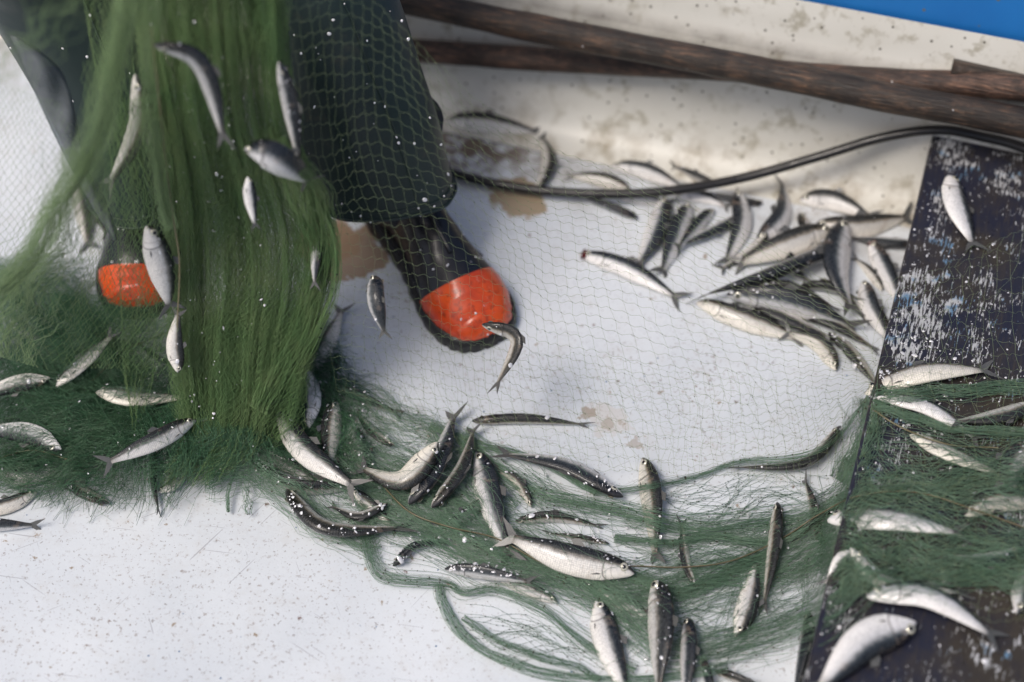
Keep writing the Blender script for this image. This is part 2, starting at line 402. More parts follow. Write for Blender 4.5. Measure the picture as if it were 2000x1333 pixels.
oar([(800, 2), (1990, 240)], .062, .0170, .0190, MO1, 'upper dark weathered wooden oar crossing in front of the other along the hull')
oar([(815, 100), (1990, 172)], .022, .0155, .0165, MO2, 'reddish wooden oar lying behind and partly under the darker oar')
# short board leaning behind the oars, far right
p = wall_point(1860, 128, .012); q = wall_point(2080, 178, .012)
C = np.linspace(0, 1, 12)[:, None]*(q-p)
tag(loft('wood_batten', C, .014, MO1, None, 4, Ry=.006), 'short squared grey timber batten wedged behind the oars at the hull side', 'batten').location = tuple(p)

# ------------------------------------------------------------------ seat box with flaked paint
ED = nrm(at(1590, 1245, BT)-at(1822, 262, BT))    # along the left edge, towards us
A0 = at(1822, 262, BT); MB_ = m_board(math.atan2(ED[0], -ED[1])*1.0); A1 = at(1586, 1250, BT); NR = np.array([-ED[1], ED[0], 0])   # to the right
if NR[0] < 0: NR = -NR
SL = float(np.linalg.norm(A1-A0))*1.22
box = empty('seat_box', (A0[0], A0[1], 0), 'dark wooden seat box with flaking white and blue paint beside the fish pile', 'boat seat')
def slab(name, o, u, v, lu, lv, z0, z1, mat, parent, nu=14, bev=.002, wob=.0006):
    """board from corner o, along u and v, between z0 and z1, edges eased"""
    su = np.concatenate([[0, bev], np.linspace(.02, lu-.02, nu), [lu-bev, lu]])
    sv = np.array([0, bev, lv*.33, lv*.66, lv-bev, lv])
    def zt(i, j): return z1-(bev if i in (0, len(su)-1) or j in (0, len(sv)-1) else 0)
    V = []; F = []
    for i, a in enumerate(su):
        for j, b in enumerate(sv):
            w_ = rng.normal(0, wob)
            V.append(o+u*a+v*b+np.array([0, 0, zt(i, j)])+np.array([w_, w_, 0])*.6)
    nT = len(V); nb = len(sv); na = len(su)
    for i in range(na-1):
        for j in range(nb-1): F.append((i*nb+j, i*nb+j+1, (i+1)*nb+j+1, (i+1)*nb+j))
    ring = [(i, 0) for i in range(na)]+[(na-1, j) for j in range(1, nb)]+[(i, nb-1) for i in range(na-2, -1, -1)]+[(0, j) for j in range(nb-2, 0, -1)]
    for (i, j) in ring:
        q = np.array(V[i*nb+j]); q[2] = z0; V.append(q)
    L = len(ring)
    for k in range(L):
        a = ring[k]; b = ring[(k+1) % L]
        F.append((a[0]*nb+a[1], b[0]*nb+b[1], nT+(k+1) % L, nT+k))
    F.append(tuple(nT+k for k in range(L)))
    ob = mesh_np(name, np.array(V)-np.array(parent.location), F, mat, parent, smooth=False); return ob
O2 = np.array([A0[0], A0[1], 0.])
x0 = 0
for wdt in (.232, .20, .20):
    slab('top_board', O2+NR*x0, ED, NR, SL, wdt-.0025, BT-.016, BT+rng.normal(0, .0006), MB_, box); x0 += wdt
MDK = m_plain('dark_painted_timber', (.008, .007, .012), .55, var=.5, sc=40)
slab('side_board', O2+NR*.022+ED*.03, ED, NR, SL-.073, .018, 0.002, BT-.0165, MDK, box)
slab('front_board', O2+NR*.022+ED*(SL-.04), NR, ED, .58, .018, 0.002, BT-.0165, MDK, box)

# ------------------------------------------------------------------ black hose
hp = [(700, 300, .012), (855, 332, .012), (950, 356, .012), (1060, 373, .014), (1180, 379, .022), (1300, 374, .03), (1450, 348, .04), (1600, 306, .07), (1720, 270, .10), (1830, 254, .122), (1920, 268, .118), (2010, 294, .115), (2200, 380, .112)]
Hc = catmull(np.array([at(a, b, c) for a, b, c in hp]), 110)
ho = loft('rubber_hose', Hc, .0062, m_rubber('black_rubber_hose', (.012, .011, .012), .38, .1), None, 14)
tag(ho, 'thin black rubber hose running over the fish pile and onto the seat box', 'hose')

# ------------------------------------------------------------------ height field that things rest on
GX0, GY0, GS = -1.0, -.75, .004
GW, GH = 560, 420
xx = GX0+np.arange(GW)*GS; yy = GY0+np.arange(GH)*GS
XX, YY = np.meshgrid(xx, yy)
HF = np.zeros((GH, GW)); 
dE = (XX-A0[0])*NR[0]+(YY-A0[1])*NR[1]; dA = (XX-A0[0])*ED[0]+(YY-A0[1])*ED[1]
BOARD = (dE > -.002) & (dA > 0) & (dA < SL)
HB = np.where(BOARD, BT, 0.0)
def samp(H, x, y):
    i = np.clip(((np.asarray(y)-GY0)/GS), 0, GH-1.001); j = np.clip(((np.asarray(x)-GX0)/GS), 0, GW-1.001)
    i0 = i.astype(int); j0 = j.astype(int); fi = i-i0; fj = j-j0
    return H[i0, j0]*(1-fi)*(1-fj)+H[i0+1, j0]*fi*(1-fj)+H[i0, j0+1]*(1-fi)*fj+H[i0+1, j0+1]*fi*fj
def stamp(H, C, rl, ru):
    for c, a, b in zip(C, rl, ru):
        a = max(a, .004); j0 = int((c[0]-a-GX0)/GS); j1 = int((c[0]+a-GX0)/GS)+2; i0 = int((c[1]-a-GY0)/GS); i1 = int((c[1]+a-GY0)/GS)+2
        j0, i0 = max(j0, 0), max(i0, 0)
        if j1 <= j0 or i1 <= i0: continue
        d2 = ((XX[i0:i1, j0:j1]-c[0])**2+(YY[i0:i1, j0:j1]-c[1])**2)/a**2
        z = np.where(d2 < 1, c[2]+b*np.sqrt(np.clip(1-d2, 0, 1)), 0)
        H[i0:i1, j0:j1] = np.maximum(H[i0:i1, j0:j1], z)
def blur(H, r, it=2):
    for _ in range(it):
        for ax in (0, 1):
            Pd = np.pad(H, [(r, r) if a == ax else (0, 0) for a in (0, 1)], mode='edge')
            cs = np.cumsum(Pd, axis=ax); z = np.zeros_like(np.take(cs, [0], axis=ax)); cs = np.concatenate([z, cs], axis=ax)
            n = H.shape[ax]; H = (np.take(cs, range(2*r+1, 2*r+1+n), axis=ax)-np.take(cs, range(0, n), axis=ax))/(2*r+1)
    return H

# ------------------------------------------------------------------ fish
MFI = m_fish(); MFN = m_fin()
MEY = m_plain('fish_eye_silver', (.62, .60, .50), .15, .3, 1.); MPU = m_plain('fish_pupil_black', (.006, .006, .008), .05, 0, 1.)
MRD = m_plain('raw_red_gill', (.09, .006, .008), .15, 0, .8)
TT = np.array([0, .012, .03, .055, .085, .12, .16, .195, .21, .225, .27, .33, .40, .47, .54, .61, .68, .74, .80, .845, .88])
DP = np.interp(TT, [0, .012, .03, .055, .085, .12, .16, .21, .27, .35, .42, .52, .62, .72, .80, .85, .88], [.05, .17, .30, .44, .56, .68, .79, .90, .97, 1., .99, .93, .80, .60, .42, .31, .28])
DW = np.interp(TT, [0, .012, .03, .055, .085, .12, .16, .20, .205, .225, .30, .42, .55, .68, .80, .88], [.08, .28, .48, .64, .76, .86, .95, 1.02, 1.02, .95, 1., .98, .86, .62, .34, .12])
NSEG = 16
ALLF = []
def fish(head, mid, tail, b, label, base='floor', dep=.222, wid=.52, top=False, zs=None, flecks=0, gore=False, lift=0.0, twist=0, mouth=0, fins=True):
    """head, mid, tail: where they are seen; b: 0 back to the left of the heading, 90 back up, 180 to the right"""
    pts = [head, mid if mid else ((head[0]+tail[0])/2, (head[1]+tail[1])/2), tail]
    hang = zs is not None
    if b < 60 and not hang: b = b+12
    elif 120 < b < 182: b = b-12
    if base == 'board': dep *= 1.18
    dep *= rng.uniform(.90, 1.08); twist += rng.normal(0, 9); hump = rng.uniform(-.5, .5)
    br = R(b)
    if hang:
        W = np.array([at(p[0], p[1], z) for p, z in zip(pts, zs)])
    else:
        Hh = HB if base == 'board' else HF
        W = np.array([at(p[0], p[1], .012+(BT if base == 'board' else 0)) for p in pts])
        L = np.linalg.norm(W[0]-W[1])+np.linalg.norm(W[1]-W[2])
        hd = L*dep/2; hw = hd*wid
        ru = math.hypot(hd*math.sin(br), hw*math.cos(br))
        for _ in range(4):
            sp = catmull(W, 13); hs = samp(Hh, sp[:, 0], sp[:, 1])
            if base != 'board': hs = np.minimum(hs, .075)
            zz = [np.mean(hs[:4]), np.mean(hs[4:9]), np.mean(hs[9:])]
            zz = [max(z, .55*np.max(hs[max(0, k*4-1):k*4+5])) for k, z in enumerate(zz)]
            f = [.75, 1.0, .45]
            W = np.array([at(p[0], p[1], z+ru*k+.001+lift) for p, z, k in zip(pts, zz, f)])
    C = catmull(W, 41); seg = np.r_[0, np.cumsum(np.linalg.norm(np.diff(C, axis=0), axis=1))]; L = seg[-1]
    if hang: hd = L*dep/2; hw = hd*wid
    def on(t): return np.array([np.interp(np.asarray(t)*L, seg, C[:, k]) for k in range(3)]).T
    up = nrm(CAM-C[20]) if hang else np.array([0, 0, 1.])
    CT = on(TT); T = nrm(np.gradient(CT, axis=0)); Hd = -T
    Lf = nrm(np.cross(up, Hd)); N = nrm(np.cross(Hd, Lf))
    tw = br+R(twist)*TT/.88
    Bk = Lf*np.cos(tw)[:, None]+N*np.sin(tw)[:, None]; Sd = np.cross(Hd, Bk)
    a = np.linspace(0, 2*np.pi, NSEG, endpoint=False)
    ca, sa = np.cos(a), np.sin(a)
    V = []; UV = []
    org = np.array([C[20][0], C[20][1], C[20][2]-(0 if hang else hw)])
    for i, t in enumerate(TT):
        d = hd*DP[i]*(1+hump*.12*math.sin(t*7)); w_ = hw*DW[i]
        keel = np.where(ca < 0, 1-.38*np.abs(ca)**1.3, 1-.12*ca)
        shift = -.10*hd*math.exp(-(t/.05)**2) + (-.06*hd if .2 < t < .6 else -.03*hd)
        V.append(CT[i]+Bk[i]*((ca*d)+shift)[:, None]+Sd[i]*((sa*w_*keel))[:, None])
        UV.append(np.column_stack([np.full(NSEG, t), np.where(a <= np.pi, a, 2*np.pi-a)/np.pi]))
    V = np.array(V); Vw = V.reshape(-1, 3); UV = np.array(UV).reshape(-1, 2)
    F = []
    n = len(TT)
    for i in range(n-1):
        for j in range(NSEG):
            k = (j+1) % NSEG; F.append((i*NSEG+j, (i+1)*NSEG+j, (i+1)*NSEG+k, i*NSEG+k))
    F += [tuple(range(NSEG)), tuple((n-1)*NSEG+j for j in range(NSEG))[::-1]]
    root = empty('fish', org, label, 'fish', 'small silver fish spilled in the boat')
    mesh_np('body', Vw-org, F, MFI, root, uv=UV)
    # tail fin, forked
    def fin(name, pts, thick=.0003):
        Pp = np.array(pts); nn = nrm(np.cross(Pp[1]-Pp[0], Pp[-1]-Pp[0])); m_ = len(Pp)
        Vv = np.vstack([Pp+nn*thick, Pp-nn*thick])-org
        Ff = [tuple(range(m_)), tuple(range(2*m_-1, m_-1, -1))]+[(k, (k+1) % m_, m_+(k+1) % m_, m_+k)[::-1] for k in range(m_)]
        q = np.linspace(0, 1, m_); u2 = np.vstack([np.column_stack([q, q]), np.column_stack([q, q])])
        return mesh_np(name, Vv, Ff, MFN, root, smooth=False, uv=u2)
    e0 = on(.865); tb = T[-1]; bb = Bk[-1]; sd_ = Sd[-1]
    sp = hd*rng.uniform(.75, 1.15); ln = L*.135
    for s_ in (1, -1):
        bend = sd_*rng.normal(0, .002)
        fin('tail_fin', [e0-bb*s_*hd*.02, e0+bb*s_*hd*.26, e0+tb*ln*.45+bb*s_*sp*.72+bend*.5, e0+tb*ln*1.05+bb*s_*sp*1.12+bend, e0+tb*ln*.62+bb*s_*sp*.40+bend*.5, e0+tb*ln*.40+bb*s_*sp*.02])
    if fins:
        i0 = 12
        bt = CT[i0]+Bk[i0]*hd*.90
        fin('dorsal_fin', [bt-T[i0]*L*.03, bt+T[i0]*L*.055, bt+T[i0]*L*.085+Bk[i0]*hd*.28, bt+T[i0]*L*.02+Bk[i0]*hd*.46])
        for s_ in (1, -1):
            i1 = 9; q0 = CT[i1]-Bk[i1]*hd*.55+Sd[i1]*s_*hw*.62
            o_ = Sd[i1]*s_*hw*.25
            fin('pectoral_fin', [q0, q0+T[i1]*L*.02-Bk[i1]*hd*.07+o_*.4, q0+T[i1]*L*.07-Bk[i1]*hd*.14+o_*.5, q0+T[i1]*L*.035+Bk[i1]*hd*.01+o_*.4])
    # eyes
    for s_ in (1, -1):
        te = .080; ie = 4
        ce = on(te); er = hd*.27
        Te, Be, Se = T[ie], Bk[ie], Sd[ie]*s_
        def disc(nm, r, h, off, mat, par, rel):
            nr = 12; Vv = []; 
            for rr, hh in ((1, 0), (.86, .55), (.5, .9), (.0, 1)):
                for k in range(nr):
                    q = 2*math.pi*k/nr; Vv.append(ce+Be*hd*.10+Se*(hw*DW[4]*.94+off+h*hh)+(Te*math.cos(q)+Be*math.sin(q))*r*rr)
            Ff = [(i*nr+k, i*nr+(k+1) % nr, (i+1)*nr+(k+1) % nr, (i+1)*nr+k) for i in range(3) for k in range(nr)]
            return mesh_np(nm, np.array(Vv)-org, Ff, mat, par)
        ey = disc('eye', er, er*.34, -er*.02, MEY, root, None)
        disc('pupil', er*.50, er*.14, er*.29, MPU, ey, None)
    if gore:
        i1 = 2; q = on(.03); nr = 10
        th = np.linspace(0, np.pi*2, nr, endpoint=False)
        Vv = [q+Bk[2]*(hd*.52*math.cos(t_)*(1+.25*math.sin(3*t_)))+Sd[2]*(hw*.75*math.sin(t_))-T[2]*hd*.10*math.cos(2*t_) for t_ in th]
        Vv += [q+T[2]*L*.04+Bk[2]*(hd*.50*math.cos(t_))+Sd[2]*(hw*.80*math.sin(t_)) for t_ in th]
        Vv += [q-T[2]*L*.015]
        Ff = [(k, (k+1) % nr, nr+(k+1) % nr, nr+k) for k in range(nr)]+[(k, 2*nr, (k+1) % nr) for k in range(nr)]
        mesh_np('torn_gill', np.array(Vv)-org, Ff, MRD, root)
    if mouth:
        q = on(.035); fin('lower_jaw', [q-Bk[1]*hd*.1+Sd[1]*hw*.2, q-Bk[1]*hd*.1-Sd[1]*hw*.2, q-T[1]*L*.035-Bk[1]*hd*.55, ], .0006)
    if not hang:
        rl = math.hypot(hd*math.cos(br), hw*math.sin(br)); ru = math.hypot(hd*math.sin(br), hw*math.cos(br))
        st = on(np.linspace(.03, .9, 34)); q = np.interp(np.linspace(.03, .9, 34), TT, DP)
        stamp(HB if base == 'board' else HF, st, rl*q, ru*q)
        if base != 'board': pass
    ALLF.append((V, Bk, Sd, N, flecks, hang, L))
    return root

execfish = True
# --- under the hull side and hose
fish((868, 236), (955, 240), (1066, 262), 158, 'pale fish with dark back lying furthest back against the hull side, in the grime')
fish((1052, 372), (1072, 315), (1055, 258), 20, 'curved fish standing upright in view beside the tan patch, dark edge to the right')
fish((1246, 426), (1185, 400), (1115, 378), 135, 'thin brownish fish by itself just below the left part of the hose')
fish((1235, 374), (1175, 350), (1098, 342), 25, 'pale fish partly behind the hose, its tail pointing left, left end of the pile')
fish((1196, 322), (1265, 335), (1345, 372), 160, 'silver fish above the hose with a black back line, second from the pile\'s left end')
fish((1400, 362), (1355, 342), (1308, 322), 90, 'dark fish showing only its back, poking up behind the hose')
fish((1205, 384), (1255, 388), (1320, 400), 170, 'narrow pale fish just under the hose at the top left of the pile')
fish((1318, 384), (1370, 384), (1430, 408), 175, 'short pale fish just under the hose, right of the upright pair')
fish((1490, 398), (1430, 388), (1365, 372), 160, 'pale fish lying below the hose behind the upright dark-striped fish')
# --- the pile
fish((1790, 476), (1740, 474), (1640, 462), 170, 'pale fish tucked under the edge of the seat box below the long fish')
fish((1725, 568), (1698, 530), (1664, 500), 20, 'small pale fish with its head down between two upright fish near the seat box')
fish((1300, 384), (1280, 455), (1238, 535), 168, 'leaning fish with black right edge, left of the upright pair in the pile')
fish((1346, 398), (1325, 450), (1288, 545), 20, 'pale leaning fish with forked tail at the bottom, right of the upright pair')
fish((1445, 422), (1390, 452), (1312, 486), 165, 'pale fish slanting down left with a thin dark lower edge')
fish((1568, 470), (1540, 520), (1600, 560), 90, 'dark finned fish mostly buried in the middle of the pile')
fish((1478, 474), (1528, 420), (1527, 345), 165, 'curved fish with its tail up at the hose and head at lower left')
fish((1440, 370), (1448, 440), (1412, 525), 12, 'upright fish with black left stripe and silver right side under the hose')
fish((1590, 438), (1680, 442), (1790, 420), 150, 'long silver fish lying level towards the seat box', flecks=4)
fish((1562, 388), (1630, 392), (1712, 430), 160, 'fish with a red gill spot at the top right of the pile', dep=.26)
fish((1562, 415), (1578, 465), (1560, 545), 20, 'white sided fish upright between the tail up fish and the long silver one')
fish((1395, 408), (1372, 430), (1318, 492), 40, 'small dark fish wedged under the slanting pale fish at the pile top')
fish((1500, 455), (1470, 490), (1400, 530), 170, 'grey fish buried beneath the broad silver one, only its edge clear')
fish((1600, 545), (1650, 575), (1700, 640), 30, 'dark fish end between the broad grey one and the white bellied one')
fish((1580, 640), (1500, 600), (1420, 590), 160, 'white fish sandwiched between the plump one and the long dark one')
fish((1740, 655), (1712, 612), (1672, 560), 25, 'thin fish lying behind the white bellied one near the box')
fish((1560, 560), (1615, 560), (1690, 590), 70, 'dark back seen just right of the buried finned fish')
fish((1455, 562), (1545, 562), (1650, 612), 65, 'thin tan backed fish under the two long dark ones')
fish((1420, 572), (1545, 590), (1690, 648), 110, 'long dark backed fish stretching across the lower pile', flecks=10)
fish((1560, 612), (1640, 640), (1722, 690), 30, 'pale fish in the bottom of the pile, over the speckled one')
fish((1460, 590), (1535, 622), (1640, 668), 20, 'narrow pale fish beside the bottom plump white fish')
fish((1362, 588), (1450, 622), (1580, 668), 172, 'plump white fish along the lower left edge of the pile', dep=.22)
fish((1624, 446), (1535, 478), (1425, 522), 22, 'broad silver fish slanting down left in the middle of the pile', dep=.23)
fish((1655, 474), (1520, 530), (1345, 586), 142, 'long fish with sparkling black back slanting down left to the crossing tails', flecks=26, dep=.17)
fish((1648, 432), (1632, 520), (1668, 620), 15, 'broad upright grey fish right of the pile centre', dep=.27, flecks=4)
fish((1700, 470), (1730, 530), (1768, 610), 165, 'upright fish with a torn red gill near the seat box', gore=True)
fish((1688, 548), (1700, 600), (1742, 675), 160, 'upright white bellied fish at the right side of the pile, by the box edge')
fish((1636, 722), (1600, 672), (1525, 645), 25, 'fish with its head at the lowest left corner of the pile')
fish((1617, 650), (1662, 688), (1722, 765), 25, 'silver fish with speckled dark edge at the bottom corner of the pile', flecks=22, dep=.22)
fish((1132, 494), (1225, 524), (1340, 592), 165, 'lone fish with a bloody torn head left of the pile', gore=True, dep=.17)
fish((145, 345), (160, 400), (172, 492), 160, 'pale bluish fish on the floor left of the left boot, behind the net')
fish((188, 392), (205, 430), (242, 505), 25, 'small pale fish beside the left boot, partly hidden by clear plastic')
# --- heap, lower layer (seen through the net)
fish((345, 712), (310, 700), (268, 668), 150, 'small curved grey fish in the net below the left boot')
fish((-20, 920), (75, 925), (130, 852), 175, 'fish bent upward at its tail under the net at the left edge, lower')
fish((130, 842), (180, 812), (245, 780), 195, 'pale fish end showing through the dense net at left')
fish((212, 985), (148, 945), (192, 868), 165, 'dark sharply bent fish at the bottom edge of the left heap', flecks=4)
fish((308, 962), (345, 940), (372, 880), 190, 'small white fish belly at the bottom of the net heap')
fish((72, 958), (20, 985), (-70, 1010), 20, 'fish head with an eye poking out below the net at the left edge', flecks=4)
fish((-120, 1022), (-20, 1025), (88, 1026), 95, 'brown fish whose forked tail sticks in from the left edge')
fish((300, 880), (300, 940), (312, 1010), 90, 'fish in the net heap with only its brown forked tail poking out')
fish((440, 785), (425, 830), (395, 895), 80, 'fish with its eye up just right of the hanging net', flecks=8)
fish((438, 748), (490, 712), (545, 675), 200, 'pale fish slanting up right behind the hanging net')
fish((660, 688), (655, 730), (640, 790), 90, 'small black backed fish end beside the raised tail')
fish((618, 755), (700, 778), (790, 812), 95, 'dark fish lying level under loose net above the white pair', flecks=5)
fish((688, 832), (705, 880), (735, 965), 170, 'pale fish mostly covered by net behind the curved white fish')
fish((922, 822), (1030, 818), (1160, 832), 78, 'long thin dark fish whose tail points right at the stain', dep=.11, wid=.9, flecks=3)
fish((400, 888), (500, 882), (640, 950), 120, 'brown backed fish with its head at left beneath the bright fish', flecks=12, dep=.17)
fish((478, 892), (580, 950), (745, 945), 88, 'black backed fish covered in loose scales under the bright fish', flecks=50, dep=.15)
fish((712, 932), (655, 915), (590, 872), 40, 'fish with a large ringed eye between the bright fish and the curved one', flecks=10)
fish((768, 1106), (812, 1066), (895, 1062), 50, 'small fish with its eye and snout pointing down left, near the net edge', flecks=12)
fish((880, 1045), (930, 1062), (995, 1095), 80, 'dark thin fish under green strands left of the big white fish', flecks=10)
fish((1258, 893), (1275, 985), (1280, 1110), 155, 'single upright fish with dark right side standing alone right of centre', dep=.19, flecks=4)
fish((1006, 1018), (1085, 1010), (1185, 1032), 100, 'black backed fish under the net above the big white fish', flecks=8, dep=.17)
fish((1190, 1062), (1130, 1050), (1060, 1040), 90, 'dark short fish with loose scales directly above the big white fish', flecks=22, dep=.15)
fish((1644, 832), (1570, 905), (1415, 914), 140, 'curved fish with raised black head beside the seat box', flecks=10, dep=.16)
fish((1602, 1065), (1592, 1000), (1568, 928), 90, 'fish with a yellow green tail up under the curved fish')
fish((1545, 1062), (1600, 1015), (1690, 965), 85, 'dark fish slanting up to the edge of the seat box', dep=.14)
fish((1370, 1282), (1385, 1330), (1400, 1440), 90, 'black backed fish tip at the bottom edge, upright')
fish((1396, 1310), (1450, 1330), (1545, 1385), 85, 'black fish lying level at the bottom edge left of the box')
fish((1165, 1150), (1215, 1175), (1290, 1215), 170, 'thin pale fish under the net above the bottom row')
fish((1582, 1195), (1572, 1270), (1545, 1390), 110, 'brown backed fish beside the near corner of the seat box', flecks=4)
fish((20, 620), (70, 660), (130, 700), 200, 'faint pale fish sunk deep in the green mound at the far left', lift=.01)
fish((235, 735), (200, 700), (150, 665), 190, 'pale fish under net between the mound and the hanging white fish', lift=.01)
fish((530, 640), (548, 700), (540, 765), 20, 'fish dimly seen under net right of the curtain foot', lift=.01)
fish((770, 872), (735, 850), (690, 800), 170, 'silver fish just under loose strands above the plump curved fish', lift=.004)
fish((860, 1040), (905, 1010), (960, 960), 150, 'grey fish lying under crossed green strands left of the long pale one', lift=.002)
fish((1090, 1175), (1030, 1150), (950, 1120), 30, 'narrow dark fish under the gathered band below the big white fish')
HFN = HF.copy()
# --- tangled in the net, level with its upper strands
fish((100, 742), (30, 752), (-70, 785), 205, 'pale fish at the left edge under the green net, above the others', lift=.022)
fish((108, 755), (165, 705), (228, 645), 190, 'fish under the net with its head low and tail towards the left boot', lift=.020)
fish((188, 765), (270, 778), (385, 775), 190, 'pale fish seen through the net left of the hanging curtain', lift=.020)
fish((118, 882), (55, 848), (-50, 838), 200, 'greenish pale fish under the net at the left edge, middle', lift=.016)
fish((580, 745), (632, 682), (673, 592), 185, 'grey fish with its forked tail raised towards the boots', dep=.19)
fish((600, 838), (606, 765), (570, 688), 190, 'pale green tinted fish hanging head down on the heap centre', lift=.012)
fish((655, 785), (645, 840), (642, 925), 15, 'upright white fish between the curved and the bright ones', dep=.24, flecks=8, lift=.010)
fish((845, 992), (902, 915), (928, 825), 35, 'greenish fish with its head down, right one of two side by side', flecks=8, lift=.004)
fish((800, 985), (850, 915), (892, 795), 38, 'greenish fish with head down and tail fork up, left one of two', flecks=8, lift=.004)
fish((934, 880), (962, 990), (1000, 1108), 163, 'long pale fish running down the picture beneath the net, centre')
fish((688, 955), (720, 985), (778, 1040), 160, 'pale fish running down behind the tail of the blue backed fish', flecks=6)
fish((1520, 980), (1512, 1070), (1488, 1205), 130, 'yellowish upright fish under the net near the seat box', dep=.17, flecks=3)
fish((1440, 1245), (1462, 1180), (1480, 1085), 5, 'pale fish head down in the net folds at lower right')
fish((1284, 1132), (1292, 1230), (1284, 1375), 146, 'large fish with speckled dark back running off the bottom edge', flecks=22, dep=.27)
fish((1168, 1172), (1190, 1260), (1232, 1380), 178, 'white bellied fish with blue black right side, bottom edge', flecks=6, dep=.24)
fish((1344, 1205), (1345, 1280), (1335, 1390), 140, 'fish with an eye at its top, right of the large bottom one', dep=.24, flecks=6)
# --- lying on top of the net
fish((382, 818), (300, 862), (192, 912), 22, 'bright silver fish with clear eye lying on the net heap at left', flecks=6, dep=.19, lift=.046)
fish((543, 803), (598, 882), (708, 962), 168, 'bright pinkish white fish with open mouth in the centre of the heap', lift=.026, flecks=6, dep=.20, mouth=1)
fish((556, 956), (640, 1032), (812, 1030), 42, 'blue backed fish with scales along its back at the heap\'s lower edge', lift=.004, flecks=34, dep=.18)
fish((858, 866), (785, 940), (690, 908), 200, 'curved plump white fish right of the bright fish', lift=.010, dep=.22)
fish((1216, 972), (1105, 910), (962, 884), 158, 'silver fish with big eye pointing down right, centre right', lift=.006, flecks=16, dep=.18)
fish((1240, 1116), (1110, 1090), (972, 1040), 14, 'big white fish with dark blue back line at bottom centre', lift=.008, flecks=22, dep=.22)
fish((868, 1110), (945, 1118), (1050, 1140), 122, 'small speckled blue backed fish pointing left at the bottom centre', lift=.004, flecks=60, dep=.19)
fish((470, 830), (520, 800), (590, 770), 30, 'silver fish lying on the net just below the curtain foot', lift=.020, flecks=4)
fish((758, 985), (700, 1008), (640, 985), 165, 'thin silver fish between the blue backed one and the black scaled one', lift=.004, flecks=8)
fish((1360, 1150), (1340, 1100), (1330, 1010), 160, 'slim silver fish in the net right of the lone upright fish', flecks=4, dep=.17)
fish((1040, 990), (1010, 940), (965, 915), 40, 'dark fish crossing over the upper end of the long pale fish', flecks=6)
# --- on the seat box
fish((1720, 1120), (1650, 1090), (1610, 1150), 190, 'pale fish curled at the box edge under the netting', 'board', dep=.18)
fish((1990, 1075), (1930, 1095), (1830, 1085), 175, 'whitish fish deep in the net on the box, right edge', 'board')
fish((1990, 1200), (2010, 1130), (2060, 1070), 20, 'pale fish cut by the right edge of the picture on the box', 'board')
fish((1856, 345), (1872, 410), (1908, 492), 205, 'single clean white fish lying on the far end of the seat box', 'board', dep=.27)
fish((1688, 768), (1805, 728), (1950, 722), 195, 'pale fish on the box with its snout over the edge', 'board', flecks=20, dep=.18)
fish((1712, 775), (1810, 795), (1925, 868), 195, 'pale fish on the box directly below the snout-over-edge one', 'board', flecks=8, dep=.17)
fish((2030, 788), (1945, 815), (1850, 825), 165, 'pale fish at the right edge crossing the one beside it', 'board')
fish((1778, 848), (1865, 890), (1978, 938), 190, 'plump white fish alone on the dark box below the crossing pair', 'board', dep=.2)
fish((2020, 862), (1972, 915), (1968, 1010), 15, 'fish curving in from the right edge over the box', 'board')
fish((1882, 1004), (1950, 975), (2060, 985), 160, 'narrow fish on the box at the right edge beneath the curving one', 'board', flecks=6)
fish((1662, 1070), (1725, 1135), (1900, 1160), 200, 'green tinted fish under the net on the box', 'board', dep=.15)
fish((1618, 1014), (1740, 1012), (1900, 1045), 190, 'large white fish under a net fold across the box', 'board', dep=.2)
fish((1692, 1162), (1815, 1165), (1962, 1256), 195, 'long curved white fish near the front of the box', 'board', dep=.19, lift=.006)
fish((1792, 1222), (1690, 1255), (1585, 1365), 200, 'out of focus white fish sloping over the front corner of the box', 'board', dep=.24, lift=.004)
# --- held in the hanging net
fish((302, 85), (395, 128), (442, 292), 140, 'brown curved fish caught high in the hanging green net', zs=(.53, .51, .43), dep=.17)
fish((268, 145), (272, 250), (204, 375), 165, 'thin fish hanging in dark open net left of the green curtain', zs=(.45, .39, .31), dep=.16)
fish((548, 122), (566, 200), (588, 340), 150, 'dark fish hanging along the right edge of the green curtain', zs=(.49, .44, .37), dep=.16, flecks=14)
fish((484, 290), (535, 305), (612, 362), 172, 'black headed fish poking out of the curtain towards the trouser leg', zs=(.42, .42, .36), dep=.34, wid=.8)
fish((290, 440), (316, 520), (335, 612), 196, 'white fish hanging head up in front of the left boot', zs=(.30, .26, .20), dep=.27)
fish((350, 728), (342, 668), (350, 600), 10, 'white fish hanging head down below the left boot', zs=(.14, .17, .20), dep=.24)
fish((735, 538), (735, 590), (754, 662), 140, 'small foreshortened fish hanging alone left of the right boot', zs=(.22, .21, .18), dep=.34, wid=.8)
fish((942, 632), (1010, 665), (962, 768), 142, 'curved dark backed fish hanging over the orange toe cap', zs=(.15, .14, .12), dep=.22)
fish((640, 438), (618, 500), (614, 568), 170, 'narrow pale fish tangled at the right hem of the curtain', zs=(.26, .25, .22), dep=.18)
fish((486, 345), (490, 390), (500, 450), 185, 'green tinted fish inside the hanging curtain', zs=(.37, .35, .33), dep=.26)

